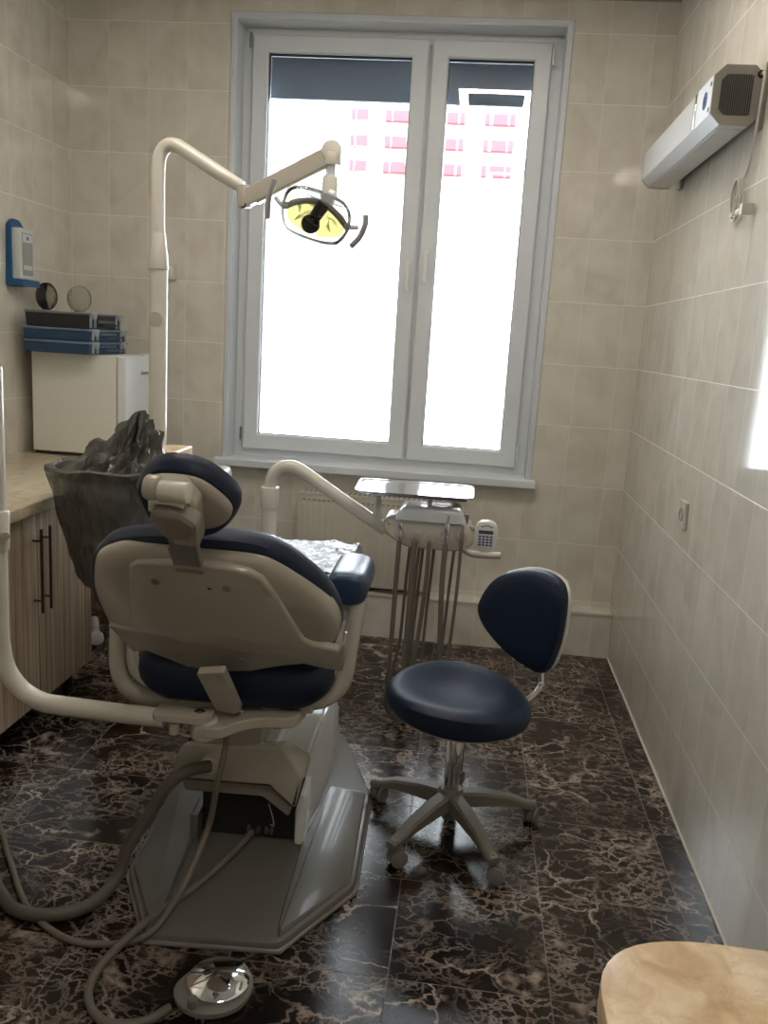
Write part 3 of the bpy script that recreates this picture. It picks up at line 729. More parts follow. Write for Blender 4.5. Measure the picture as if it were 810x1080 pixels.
# side loops carrying arm rests
b = B()
LP = smooth_open([K(*p) for p in ((-.385, .02, .80), (-.372, -.02, .70), (-.362, -.045, .61), (-.335, -.05, .555), (-.28, -.05, .532), (-.18, -.045, .532), (-.05, -.04, .540), (.08, -.04, .548), (.17, -.04, .553), (.225, -.035, .572), (.262, -.025, .62), (.275, -.01, .72), (.288, .02, .84))], 6)
tube(b, LP, .026, 14, True, .9); obj('side_frame', b, 'shell', chair)
b = B(); LI = smooth_open([K(*p) for p in ((-.335, .0, .78), (-.328, -.03, .63), (-.30, -.035, .585), (-.25, -.035, .562), (-.15, -.03, .558))], 6)
tube(b, LI, .018, 10); obj('side_frame_lining', b, 'ivory', chair)
b = B(); LI = smooth_open([K(*p) for p in ((.245, 0.01, .78), (.238, -.005, .65), (.215, -.02, .60), (.16, -.02, .575), (.08, -.02, .565))], 6)
tube(b, LI, .016, 10); obj('side_frame_lining', b, 'ivory', chair)
for s, xc in ((1, .255), (-1, -.395)):
    b = B(); P = smooth_closed([(-.055, 0), (-.045, .045), (0, .058), (.045, .045), (.058, 0), (.045, -.045), (0, -.055), (-.045, -.045)], 48)
    zc = .872 if s > 0 else .80; yo = -.02 if s > 0 else .05
    loft(b, P, [(.022, 0), (.012, .004), (.003, .018), (0, .05), (0, .26), (.01, .30), (.022, .315)], lambda x, y, d: K(xc+x*(1 if s > 0 else .7), yo+d, zc+y*(.86 if s > 0 else .7)-.04*d)); a_ = obj('arm_rest_pad', b, 'blue_shine', chair)
    b = B(); box(b, (xc-.022, yo+.03, zc-.10), (xc+.03, yo+.12, zc-.045), .01, 3, CM); obj('arm_rest_bracket', b, 'shell', a_)
# backrest plane
y4 = math.radians(-4); bx = V((math.cos(y4), math.sin(y4), 0)); by = V((-math.sin(y4), math.cos(y4), 0))
def plane_frame(Y1, z1, Y2, z2):
    A = P0+by*Y1+V((0, 0, z1)); u = (by*(Y2-Y1)+V((0, 0, z2-z1))).normalized(); n = bx.cross(u)  # n looks back towards the camera
    return A, u, n
BA, BU, BN = plane_frame(-.1, .65, -.43, 1.1)
def BF(s, t, d):   # d > 0 away from the camera, wings wrap forward
    e = E0+.15*s*s
    return BA+bx*(s-.51*e)+BU*(t-1.28*e)-BN*(d+.15*s*s)
E0 = 0.0
if BN.y > 0: BN.negate()
cush = smooth_closed([(.012, .580), (.132, .583), (.20, .560), (.253, .510), (.30, .443), (.323, .368), (.326, .300), (.31, .24), (.28, .16), (.24, .08), (.12, .04), (0, .03), (-.12, .04), (-.24, .08), (-.29, .16), (-.325, .235), (-.334, .30), (-.315, .385), (-.285, .46), (-.244, .512), (-.191, .548), (-.10, .572)], 110)
E0 = .050
b = B(); loft(b, cush, [(.030, .012), (.012, .014), (.002, .024), (0, .045), (.006, .066), (.03, .085), (.08, .095), (.15, .098)], BF); obj('backrest_cushion', b, 'blue', chair)
E0 = .022
shell_r = [(.020, .452), (.020, .524), (.132, .522), (.19, .498), (.254, .435), (.295, .37), (.312, .30), (.305, .245), (.285, .20), (.262, .176), (.20, .176), (.02, .18)]
shell_l = [(-.062, .452), (-.062, .518), (-.131, .520), (-.20, .508), (-.262, .464), (-.298, .388), (-.318, .31), (-.322, .22), (-.318, .155), (-.26, .13), (-.20, .15), (-.062, .18)]
b = B()
sh = [V(p) for p in ((.0, .524), (.132, .524), (.19, .500), (.254, .437), (.297, .37), (.313, .305), (.305, .245), (.285, .20), (.262, .160), (.12, .12), (0, .11), (-.12, .10), (-.25, .11), (-.316, .15), (-.322, .22), (-.318, .31), (-.298, .388), (-.262, .464), (-.20, .508), (-.131, .522))]
loft(b, smooth_closed(sh, 120), [(0, .030), (0, .014), (.004, .003), (.014, -.006), (.035, -.013), (.07, -.017), (.11, -.019)], BF)
shell = obj('backrest_shell', b, 'shell', chair)
E0 = 0
# dip in the shell for the bracket: dark channel
b = B(); box(b, (-.034, -.006, -.001), (.034, .078, .006), .003)
b.transform(Matrix(((bx.x, BU.x, BN.x, 0), (bx.y, BU.y, BN.y, 0), (bx.z, BU.z, BN.z, 0), (0, 0, 0, 1))) @ Matrix.Identity(4)); b.transform(Matrix.Translation(BF(-.026, .452, -.018)))
obj('bracket_channel', b, 'shelld', shell)
# centre cover panel
E0 = -.022
pan = [(-.188, .418), (-.165, .436), (-.069, .448), (0, .455), (.057, .453), (.105, .444), (.135, .425), (.160, .36), (.202, .20), (.222, .182), (.285, .168), (.306, .19), (.300, .13), (.288, .075), (.249, .072), (.19, .088), (.135, .069), (.04, .022), (-.03, .004), (-.141, -.002), (-.20, .03), (-.245, .052), (-.29, .040), (-.326, .15), (-.318, .150), (-.266, .152), (-.255, .17), (-.225, .30)]
b = B(); loft(b, [V(p) for p in pan], [(0, -.006), (0, -.020), (.003, -.024), (.009, -.026)], BF); cp_ = obj('center_panel', b, 'shell', chair)
for s, t_ in ((-.134, .372), (.042, .377), (-.153, .06), (.026, .076)):
    b = B(); lathe(b, [(.010, 0), (.010, .002), (.006, .003), (.001, .001)], BF(s, t_, -.0255), BN, 16); obj('screw_cap', b, 'shelld', cp_)
b = B(); lathe(b, [(.005, 0), (.001, .002)], BF(-.001, .369, -.026), BN, 12); obj('screw_hole', b, 'dark', cp_)
# hinge strap under the panel
E0 = -.085
b = B(); loft(b, round_poly([(-.107, .010), (-.030, .035), (-.020, -.155), (-.045, -.175), (-.092, -.170)], .008), [(.002, -.092), (0, -.090), (0, -.072), (.002, -.070)], BF); hg = obj('recline_hinge', b, 'shell', chair)
b = B(); lathe(b, [(.006, 0), (.006, .003), (.001, .004)], BF(-.092, .0, -.092), BN, 12); lathe(b, [(.006, 0), (.006, .003), (.001, .004)], BF(-.045, .012, -.092), BN, 12); obj('hinge_screw', b, 'shelld', hg)
# white lower lip edges
E0 = -.022
b = B(); tube(b, smooth_open([BF(.20, .150, -.016), BF(.25, .150, -.018), BF(.285, .160, -.016), BF(.300, .19, -.012), BF(.308, .225, -.006)], 5), .0035, 8); obj('panel_lip', b, 'white', cp_)
# headrest
HA, HU, HN = plane_frame(-.43, 1.1, -.55, 1.25)
if HN.y > 0: HN.negate()
def HF(s, t, d): return HA+bx*(s-.46*E0)+HU*(t-1.03*E0)-HN*(d+.5*(s-.02)**2)
E0 = .032
hout = smooth_closed([(-.092, .13), (-.083, .172), (-.043, .222), (.008, .246), (.069, .237), (.111, .196), (.133, .145), (.124, .10), (.08, .042), (.04, .020), (-.03, .008), (-.085, .045)], 90)
b = B(); loft(b, hout, [(.022, .0), (.008, .003), (.001, .014), (0, .03), (.004, .046), (.02, .058), (.045, .062)], HF); obj('headrest_cushion', b, 'blue', chair)
hin = smooth_closed([(-.080, .124), (-.070, .158), (-.040, .186), (.009, .196), (.057, .186), (.092, .146), (.108, .098), (.085, .052), (.04, .028), (-.03, .022), (-.075, .05)], 90)
E0 = 0
b = B(); loft(b, hin, [(0, .010), (0, -.001), (.004, -.007), (.015, -.011), (.03, -.013)], HF); obj('headrest_shell', b, 'shell', chair)
E0 = -.045
def HR(s0, t0, s1, t1, r, bm, d=-.045, seg=20): cyl(bm, HF(s0, t0, d), HF(s1, t1, d), r, seg, None, .004)
b = B(); loft(b, round_poly([(-.040, .165), (.022, .167), (.042, .115), (.018, -.02), (-.042, -.02), (-.046, .03)], .012), [(.006, -.012), (0, -.016), (0, -.050), (.005, -.056)], HF); hb = obj('headrest_block', b, 'shell', chair)
E0 = -.06
b = B(); HR(-.028, .145, .035, .147, .022, b, -.058); obj('pivot_barrel', b, 'ivory', hb)
b = B(); HR(-.058, .145, -.030, .145, .026, b, -.052); obj('barrel_knob', b, 'shell', hb)
E0 = -.085
b = B(); loft(b, round_poly([(-.072, .062), (-.055, .090), (.004, .092), (.034, .060), (.022, .020), (.000, .002), (-.05, .0), (-.066, .03)], .012), [(.010, -.050), (.002, -.054), (0, -.062), (.002, -.086), (.010, -.092)], HF); obj('adjusting_knob', b, 'shelld', hb)
b = B(); tube(b, smooth_open([HF(-.066, .072, -.07), HF(-.055, .098, -.07), (HF(-.02, .104, -.07)), HF(.012, .096, -.07)], 5), .008, 10); obj('knob_collar', b, 'ivory', hb)
E0 = -.025
b = B()
q = round_poly([(-.062, .458), (-.050, .60), (.012, .61), (.004, .458)], .006)
loft(b, q, [(.001, -.038), (0, -.036), (0, -.022), (.001, -.020)], BF); obj('headrest_stem', b, 'grey', chair)

# assistant arm, pivot bracket under the seat
t = thing('assistant_arm', K(-.09, -.16, .50), 'curved beige tube arm bending up at the left, pivoting under the dental chair', 'support arm')
b = B(); P = [K(*p) for p in ((-.19, -.165, .530), (-.30, -.168, .534), (-.42, -.17, .540))]+smooth_open([K(*p) for p in ((-.46, -.17, .541), (-.525, -.17, .549), (-.580, -.17, .580), (-.618, -.17, .635), (-.632, -.17, .71))], 6)+[K(-.632, -.17, .80), K(-.630, -.17, 1.0)]
tube(b, P, .0255, 18); obj('tube', b, 'ivory', t)
b = B(); cyl(b, K(-.630, -.17, .955), K(-.629, -.17, 1.060), .031, 22, None, .005); cl_ = obj('collar', b, 'ivory', t)
b = B(); cyl(b, K(-.6, -.19, 1.0), K(-.592, -.20, 1.0), .012, 14, None, .002); obj('locking_screw', b, 'shell', cl_)
b = B(); cyl(b, K(-.629, -.17, 1.05), K(-.629, -.17, 1.42), .024, 18); obj('upper_post', b, 'ivory', t)
b = B(); loft(b, round_poly([(-.215, -.205), (-.10, -.21), (-.06, -.19), (-.06, -.14), (-.215, -.135)], .02), [(.004, .538), (0, .541), (0, .556), (.004, .559)], lambda x, y, d: K(x, y, d)); pb = obj('pivot_plate', b, 'shell', t)
b = B(); lathe(b, [(.014, 0), (.014, .003), (.008, .007), (.001, .007)], K(-.095, -.172, .559), V((0, 0, 1)), 18); obj('pivot_bolt', b, 'chrome', pb)
b = B(); cyl(b, K(-.085, -.16, .485), K(-.085, -.16, .54), .036, 22, None, .006); cyl(b, K(-.165, -.165, .49), K(-.165, -.165, .52), .014, 12); obj('pivot_hub', b, 'ivory', t)
b = B(); Q = smooth_open([(-.10, -.20), (-.04, -.20), (.0, -.165), (.05, -.145), (.12, -.15), (.155, -.13), (.16, -.09), (.12, -.05), (-.06, -.05), (-.10, -.10)], 4)
loft(b, Q, [(.004, .500), (0, .504), (0, .527), (.004, .531)], lambda x, y, d: K(x, y, d+.02*(x > -.02)*min(1, (x+.02)*8))); obj('curved_bracket', b, 'shell', chair)
# ------------------------------------------------------------------ cuspidor unit behind the chair, with the lamp pole
t = thing('dental_unit', (-1.84, 3.16, 0), 'beige dental unit cabinet hidden behind the chair back, carrying the lamp pole', 'dental unit')
b = B(); loft(b, round_poly([(-1.985, 3.02), (-1.72, 3.02), (-1.72, 3.30), (-1.985, 3.30)], .04), [(.02, .56), (0, .59), (0, .98), (.01, 1.005), (.03, 1.01)], lambda x, y, d: V((x, y, d))); obj('unit_body', b, 'shell', t)
b = B(); cyl(b, (-1.80, 3.16, .02), (-1.80, 3.16, .58), .05, 24); cyl(b, (-1.80, 3.16, 0), (-1.80, 3.16, .03), .11, 28, None, .006); obj('pedestal', b, 'shell', t)
b = B(); box(b, (-1.975, 3.06, 1.0), (-1.875, 3.25, 1.082), .012, 3); obj('top_block', b, 'cream', t)
b = B(); tube(b, [(-2.0, 3.16, .80), (-2.06, 3.06, .84), (-2.08, 2.98, .92)], .03); obj('bowl_arm', b, 'shell', t)
t = thing('dental_lamp', (-2.0, 3.2, .92), 'dental examination lamp with clear shield on a tall bent pole before the window', 'dental lamp')
b = B(); cyl(b, (-2.0, 3.2, .92), (-2.0, 3.2, 1.80), .0335, 26); obj('lower_pole', b, 'ivory', t)
b = B(); cyl(b, (-2.002, 3.2, 1.742), (-2.002, 3.2, 1.875), .039, 26, .026, .003); obj('pole_sleeve', b, 'ivory', t)
b = B(); lathe(b, [(.026, 0), (.028, .001), (.027, .003), (.001, .003)], (-2.0, 3.169, 1.56), (0, -1, 0), 26); obj('round_cap', b, 'shell', t)
b = B(); P = [(-2.004, 3.2, 1.86), (-2.005, 3.2, 2.00)]+smooth_open([(-2.005, 3.2, 2.09), (-1.998, 3.2, 2.145), (-1.972, 3.2, 2.178), (-1.935, 3.2, 2.180), (-1.88, 3.2, 2.152)], 6)+[(-1.78, 3.2, 2.096), (-1.69, 3.2, 2.048)]
tube(b, P, .025, 20, True, 1, [.0255]*(len(P)-1)+[.022]); obj('bent_arm', b, 'ivory', t)
b = B(); cyl(b, (-1.683, 3.2, 2.055), (-1.678, 3.2, 1.975), .026, 22, None, .006); box(b, (-1.70, 3.178, 1.980), (-1.655, 3.222, 2.03), .008); obj('elbow_joint', b, 'shell', t)
b = B(); cyl(b, (-1.676, 3.185, 1.982), (-1.676, 3.175, 1.982), .010, 12); obj('elbow_screw', b, 'dark', t)
b = B(); a_ = V((-1.665, 3.2, 2.018)); c_ = V((-1.362, 3.2, 2.178)); ang = math.atan2(c_.z-a_.z, c_.x-a_.x); ln = (c_-a_).length
MA = Matrix.Translation(a_) @ Matrix.Rotation(-ang, 4, 'Y')
box(b, (-.012, -.024, -.034), (ln*.985, .024, .026), .010, 3, MA); obj('spring_arm', b, 'shell', t)
b = B(); box(b, (.02, -.018, -.040), (ln*.96, .018, -.030), .004, 2, MA); obj('arm_underside', b, 'ivory', t)
b = B(); cyl(b, (-1.364, 3.172, 2.183), (-1.364, 3.228, 2.183), .036, 24, None, .008); cyl(b, (-1.363, 3.2, 2.18), (-1.363, 3.2, 2.135), .032, 22, None, .006); kn = obj('head_knuckle', b, 'ivory', t)
b = B(); cyl(b, (-1.366, 3.2, 2.14), (-1.366, 3.2, 2.08), .017, 18); obj('stem', b, 'silver', t)
b = B(); cyl(b, (-1.366, 3.2, 2.10), (-1.368, 3.2, 2.02), .027, 22, .031, .005); obj('stem_sleeve', b, 'ivory', t)
# lamp head
HC = V((-1.405, 3.16, 1.956)); fdir = V((-.08, -.93, -.30)).normalized()
hx0 = V((math.cos(.27), 0, -math.sin(.27))); hx = (hx0-fdir*hx0.dot(fdir)).normalized(); hz = hx.cross(fdir); 
if hz.z < 0: hz.negate()
def LH(x, z, d): return HC+hx*x+hz*z+fdir*d
ho = smooth_closed([(-.128, .012), (-.118, .060), (-.075, .086), (0, .092), (.075, .084), (.116, .055), (.130, .005), (.118, -.045), (.085, -.078), (0, -.088), (-.085, -.078), (-.118, -.040)], 72)
b = B(); loft(b, ho, [(.07, -.070), (.040, -.062), (.015, -.040), (.003, -.012), (0, .010)], LH, False)
c0 = b.verts.new(LH(0, 0, -.072)); b.verts.ensure_lookup_table()
for i in range(len(ho)): b.faces.new((b.verts[i], b.verts[(i+1) % len(ho)], c0))
head = obj('lamp_head', b, 'lampshell', t)
b = B()
for z0, r_ in ((.0, .0032),): tube(b, [LH(p.x, p.y, .010) for p in ho+[ho[0]]], r_, 8, False)
obj('shield_rim', b, 'lampshell', head)
b = B(); loft(b, inset2d(ho, .004), [(0, .010), (.01, .020), (.04, .026), (.07, .028)], LH); obj('front_shield', b, 'clear', head)
# reflector in two lobes
for s in (-1, 1):
    b = B(); q = smooth_closed([(.012*s, .048), (.060*s, .044), (.104*s, .022), (.108*s, -.010), (.096*s, -.045), (.062*s, -.058), (.014*s, -.062)], 48)
    if s < 0: q = q[::-1]
    loft(b, q, [(-.001, -.004), (.002, -.006), (.010, -.014)], LH); obj('reflector', b, 'gold', head)
b = B(); P = [LH(x, .048-3.4*x*x*1.1, .000) for x in [-.118+.236*k/20 for k in range(21)]]
tube(b, P, .011, 10, True, .5); obj('support_band', b, 'lampin', head)
b = B(); box(b, (-.055, -.02, .055), (.09, .0, .082), .008); b.transform(Matrix(((hx.x, fdir.x, hz.x, HC.x), (hx.y, fdir.y, hz.y, HC.y), (hx.z, fdir.z, hz.z, HC.z), (0, 0, 0, 1)))); obj('top_rib', b, 'lampshell', head)
b = B(); cyl(b, LH(.018, .050, -.005), LH(-.008, -.020, .008), .024, 24, .021, .004); lathe(b, [(.012, -.012), (.030, -.010), (.034, .0), (.033, .012), (.024, .018), (.001, .019)], LH(-.010, -.030, .008), fdir, 28); obj('bulb_shade', b, 'dark', head)
for s in (-1, 1):
    b = B(); tube(b, smooth_open([LH(.112*s, .0, 0), LH(.135*s, .0 if s < 0 else .002, .0), LH(.160*s, .018 if s < 0 else .012, .0)], 5), .009, 10, True, 1); lathe(b, [(.013, 0), (.014, .006), (.013, .014), (.001, .015)], LH(.118*s, .0, -.008), fdir, 14)
    arm = obj('handle_bracket', b, 'silver', head)
    b = B()
    if s < 0: P = [LH(-.176, .075, 0), LH(-.178, .04, .004), LH(-.180, 0, .004), LH(-.172, -.065, 0)]
    else: P = [LH(.172, .060, 0), LH(.180, .03, .004), LH(.172, -.02, .004), LH(.150, -.062, 0)]
    tube(b, smooth_open(P, 6), .0105, 12); obj('grip', b, 'gripgrey', arm)
b = B(); tube(b, smooth_open([V((-1.368, 3.2, 2.03)), V((-1.37, 3.215, 2.0)), LH(.03, .085, -.04), LH(.0, .05, -.066)], 5), .014, 12); obj('yoke', b, 'silver', head)

# ------------------------------------------------------------------ garbage bag over the spittoon bowl
BC = V((-2.075, 2.93, 0))
b = B(); nt_, nz_ = 96, 34; rows = []
prof = [(.575, .10), (.60, .145), (.64, .165), (.70, .178), (.78, .184), (.84, .190), (.90, .198), (.96, .208), (1.00, .214)]
def prad(z):
    for (a, ra), (c, rc) in zip(prof, prof[1:]):
        if z <= c: return ra+(rc-ra)*(z-a)/(c-a)
    return prof[-1][1]
def ribs(th, z): return .010*noise.noise(V((math.cos(th)*3.2, math.sin(th)*3.2, z*5)))+.008*noise.noise(V((math.cos(th)*8, math.sin(th)*8, z*7)))+.004*noise.noise(V((math.cos(th)*22, math.sin(th)*22, z*14)))
for j in range(nz_+1):
    z = .575+(1.0-.575)*j/nz_; row = []
    for i in range(nt_):
        th = 2*PI*i/nt_; r = prad(z)+ribs(th, z)*(1.6 if z > .62 else .6)
        row.append(b.verts.new(BC+V((math.cos(th)*r+.055*(1-(z-.575)/.42)*.9, math.sin(th)*r*.8, z+.006*noise.noise(V((th*3, z*9, 2)))))))
    rows.append(row)
# rolled rim
for (dr, dz) in ((.012, .012), (.014, .030), (.0, .036), (-.014, .028), (-.018, .005)):
    row = []
    for i in range(nt_):
        th = 2*PI*i/nt_; r = .214+dr+ribs(th, 1.1+dz)*1.6
        row.append(b.verts.new(BC+V((math.cos(th)*r, math.sin(th)*r*.8, 1.0+dz+.012*noise.noise(V((th*2, 3, 2)))))))
    rows.append(row)
for r0, r1 in zip(rows, rows[1:]):
    for i in range(nt_): b.faces.new((r0[i], r0[(i+1) % nt_], r1[(i+1) % nt_], r1[i]))
cc = b.verts.new(BC+V((.05, 0, .57)))
for i in range(nt_): b.faces.new((rows[0][i], rows[0][(i+1) % nt_], cc))
bag = thing('garbage_bag', (BC.x, BC.y, .57), 'large grey plastic garbage bag hanging open beside the cream worktop', 'garbage bag')
o = obj('bag_body', b, 'bag', bag)
# crumpled upper film pulled up to a peak
b = B(); rows = []; n1, n2 = 90, 30
for j in range(n2+1):
    t_ = j/n2; row = []
    for i in range(n1):
        th = 2*PI*i/n1
        pk = V((.095, .04, 1.235))
        base = V((math.cos(th)*.198, math.sin(th)*.160, 1.005))
        # sag between the rim and the peak on the camera and left side, taut on the right
        p = base.lerp(pk, t_)
        front = max(0, -math.sin(th)); left = max(0, -math.cos(th)); right = max(0, math.cos(th))
        p.z -= (.045*left+.075*front-.055*right)*math.sin(PI*min(1, t_*1.0))*(1-.25*t_)
        k = .038*math.sin(PI*t_)**.7
        nn = noise.noise(V((math.cos(th)*4, math.sin(th)*4, t_*4)))+.8*noise.noise(V((math.cos(th)*9+5, math.sin(th)*9, t_*7)))+.2*noise.noise(V((math.cos(th)*20+5, math.sin(th)*20, t_*15)))
        p += V((math.cos(th)*nn*k, math.sin(th)*nn*k, nn*k*1.1))
        row.append(b.verts.new(BC+p))
    rows.append(row)
for r0, r1 in zip(rows, rows[1:]):
    for i in range(n1): b.faces.new((r0[i], r0[(i+1) % n1], r1[(i+1) % n1], r1[i]))
obj('crumpled_top', b, 'bag', bag)

# ------------------------------------------------------------------ instrument delivery unit
t = thing('instrument_unit', (-1.585, 3.35, 0), 'dental instrument unit with steel tray on a bent arm below the window sill', 'instrument unit')
YU = 3.35
b = B(); cyl(b, (-1.583, YU, .02), (-1.583, YU, .86), .031, 24); cyl(b, (-1.583, YU, 0), (-1.583, YU, .02), .10, 30, None, .005); obj('column', b, 'ivory', t)
b = B(); cyl(b, (-1.583, YU, .835), (-1.583, YU, .925), .0365, 24, None, .004); obj('column_sleeve', b, 'ivory', t)
b = B(); P = [(-1.584, YU, .90)]+smooth_open([(-1.583, YU, .93), (-1.572, YU, .975), (-1.535, YU, 1.008), (-1.485, YU, 1.012), (-1.43, YU, .985)], 6)+[(-1.30, YU, .905), (-1.18, YU, .832), (-1.10, YU, .785)]
tube(b, P, .026, 20); obj('bent_arm', b, 'ivory', t)
# instrument body
def UY(x, z, d): return V((x, 3.24+d, z))
bo = round_poly([(-1.085, .775), (-1.05, .845), (-.80, .845), (-.745, .815), (-.745, .77), (-.80, .735), (-1.0, .735)], .04, 6)
bo = round_poly([(-1.105, .858), (-.765, .858), (-.742, .775), (-.80, .742), (-1.02, .742), (-1.10, .80)], .05, 6)
b = B(); loft(b, bo, [(.025, 0), (.008, .005), (0, .02), (0, .17), (.02, .19)], UY); bd = obj('instrument_body', b, 'ivory', t)
b = B(); tp = round_poly([(-1.065, .852), (-.775, .852), (-.800, .912), (-1.040, .912)], .022, 5)
loft(b, tp, [(.014, -.012), (.003, -.006), (0, .01), (0, .15), (.01, .17)], lambda x, z, d: UY(x, z-.5*(x+.92)**2*1.2, d)); obj('top_cover', b, 'silver', t)
# steel tray
b = B(); tr = round_poly([(-1.215, 3.19), (-.765, 3.20), (-.765, 3.50), (-1.23, 3.49)], .05, 6)
loft(b, tr, [(.02, .950), (.004, .952), (-.004, .964), (-.004, .967), (.004, .966), (.010, .962), (.03, .961)], lambda x, y, d: V((x, y, d))); tray = obj('steel_tray', b, 'steel', t)
b = B(); cyl(b, (-1.135, 3.30, .945), (-1.135, 3.30, .90), .012, 14); tube(b, smooth_open([(-1.135, 3.30, .92), (-1.135, 3.30, .85), (-1.120, 3.30, .81), (-1.08, 3.30, .79)], 5), .016, 12); obj('tray_support', b, 'ivory', t)
b = B(); cyl(b, (-.935, 3.40, .95), (-.935, 3.40, .90), .010, 12); tube(b, smooth_open([(-.935, 3.40, .925), (-.86, 3.40, .925), (-.81, 3.39, .90), (-.80, 3.38, .86)], 5), .012, 12); obj('rear_support', b, 'ivory', t)
HXs = [-1.035, -.975, -.918, -.855, -.795]
for k, x in enumerate(HXs):
    zc = .802-.010*(1-abs(k-2)/2)+.008*(k > 2)
    b = B(); lathe(b, [(.027, 0), (.027, .006), (.022, .012), (.014, .013), (.012, .002), (.001, .002)], (x, 3.246, zc), (0, -1, 0), 24, .85); hd = obj('instrument_holder', b, 'ivory', t)
    b = B(); cyl(b, (x, 3.225, zc-.034), (x, 3.222, zc+.018 if k in (0, 3, 4) else zc-.006), .009, 16, .009, .002)
    if k == 0: cyl(b, (x, 3.222, zc+.018), (x, 3.22, zc+.045), .009, 14, .012, .002)
    if k == 3: cyl(b, (x, 3.222, zc+.01), (x+.003, 3.22, zc+.055), .014, 16, .010, .002); cyl(b, (x+.003, 3.22, zc+.055), (x+.005, 3.22, zc+.085), .005, 10)
    if k == 4: cyl(b, (x, 3.222, zc+.01), (x+.001, 3.22, zc+.045), .007, 10, .004)
    obj('handpiece', b, 'chrome' if k in (3, 0) else 'grey', hd)
# hoses: down from the holder, u-turn above floor, back up behind the body
hz_ = [(.010, -.012, .06), (.012, -.012, .05), (.009, -.05, .07), (.011, .02, .05), (.007, -.035, .07)]
for k, x in enumerate(HXs):
    r, dx, zb = hz_[k]; z0 = .775
    x2 = x+(.055 if k in (0, 1) else -.10 if k == 2 else -.11 if k == 3 else -.045)
    P = smooth_open([(x, 3.222, z0), (x-.002, 3.218, .62), (x+dx*.3, 3.215, .42), (x+dx*.7, 3.22, .24), (x+dx, 3.25, zb+.02), ((x+x2)/2+dx, 3.30, zb-.04), (x2+dx*.6, 3.36, zb+.06), (x2, 3.37, .30), (x2+.01, 3.36, .55), (x2+.02, 3.34, .75)], 8)
    b = B(); tube(b, P, r, 10, True, 1, [r if q < 32 else max(.0065, r-(q-32)*.0006) for q in range(len(P))]); obj('instrument_hose', b, 'lighthose', t)
# keypad
b = B(); kp = smooth_closed([(-.746, .815), (-.744, .855), (-.728, .874), (-.702, .880), (-.676, .874), (-.662, .855), (-.660, .815), (-.664, .780), (-.682, .765), (-.703, .761), (-.724, .765), (-.742, .780)], 60)
loft(b, kp, [(.010, -.014), (.002, -.010), (0, 0), (0, .018), (.006, .024)], UY); kpo = obj('control_keypad', b, 'white', t)
b = B(); box(b, (-.732, 3.2238, .829), (-.676, 3.2262, .843), .001); obj('display', b, 'lcd', kpo)
b = B()
for r_ in range(4):
    for c_ in range(4): box(b, (-.731+c_*.0145, 3.2240, .815-r_*.011), (-.731+c_*.0145+.0105, 3.2262, .822-r_*.011), .0008)
obj('keys', b, 'inkb', kpo)
b = B()
for c_ in range(6): box(b, (-.724+c_*.008, 3.2240, .857+.0022*(1.5-abs(c_-2.5))), (-.724+c_*.008+.006, 3.2258, .862+.0022*(1.5-abs(c_-2.5))), .0005)
obj('arched_print', b, 'inkb', kpo)
b = B(); tube(b, smooth_open([(-.775, 3.27, .84), (-.75, 3.26, .838), (-.725, 3.255, .83)], 4), .010, 10); obj('keypad_arm', b, 'shell', t)
b = B(); tube(b, smooth_open([(-.80, 3.28, .765), (-.775, 3.25, .752), (-.745, 3.235, .744), (-.70, 3.235, .743), (-.640, 3.235, .747)], 6), .0135, 14); obj('side_handle', b, 'shell', t)
b = B(); lathe(b, [(.012, 0), (.012, .03), (.008, .034), (.001, .034)], (-.785, 3.30, .852), (0, 0, 1), 14); obj('side_knob', b, 'grey', t)

# ------------------------------------------------------------------ stool
SC = V((-.765, 2.53, 0))
t = thing('operator_stool', SC, 'navy rolling stool with grey five star base, to the right of the dental chair', 'stool')
b = B()
so = smooth_closed([(math.cos(a)*.225*(1+.03*math.cos(2*a)), math.sin(a)*.232) for a in [2*PI*k/16 for k in range(16)]], 64)
def SF(x, y, d):
    return SC+V((x, y, d+.028*max(0, (-x)/.22)**2*0+.020*(y/.22)**2*(d > .44)+.012*(x/.22)*(-1)))
loft(b, so, [(.06, .405), (.022, .407), (.006, .417), (0, .434), (.004, .456), (.018, .472), (.045, .480), (.085, .478), (.13, .470), (.18, .466)], SF); obj('seat', b, 'blue', t)
b = B(); loft(b, so, [(.08, .390), (.045, .392), (.030, .400), (.030, .408)], SF); obj('seat_pan', b, 'ivory', t)
b = B(); box(b, (SC.x-.09, SC.y-.09, .355), (SC.x+.10, SC.y+.09, .382), .006); cyl(b, (SC.x, SC.y, .33), (SC.x, SC.y, .38), .030, 20); obj('seat_mechanism', b, 'grey', t)
b = B(); cyl(b, (SC.x, SC.y, .26), (SC.x, SC.y, .37), .0145, 18); obj('gas_piston', b, 'chrome', t)
b = B(); cyl(b, (SC.x, SC.y, .14), (SC.x, SC.y, .315), .025, 24, None, .003); obj('gas_cylinder', b, 'chrome', t)
b = B(); cyl(b, (SC.x, SC.y, .035), (SC.x, SC.y, .09), .022, 20, None, .003); obj('cylinder_foot', b, 'grey', t)
b = B(); cyl(b, (SC.x+.035, SC.y+.01, .37), (SC.x+.028, SC.y+.005, .20), .003, 8); obj('lift_lever', b, 'grey', t)
b = B(); lathe(b, [(.030, 0), (.046, .006), (.048, .03), (.042, .055), (.034, .066), (.026, .066)], SC+V((0, 0, .078)), (0, 0, 1), 30); hub = obj('base_hub', b, 'stoolgrey', t)
feet = [(-1.015, 2.635), (-.925, 2.29), (-.630, 2.275), (-.50, 2.60), (-.755, 2.80)]
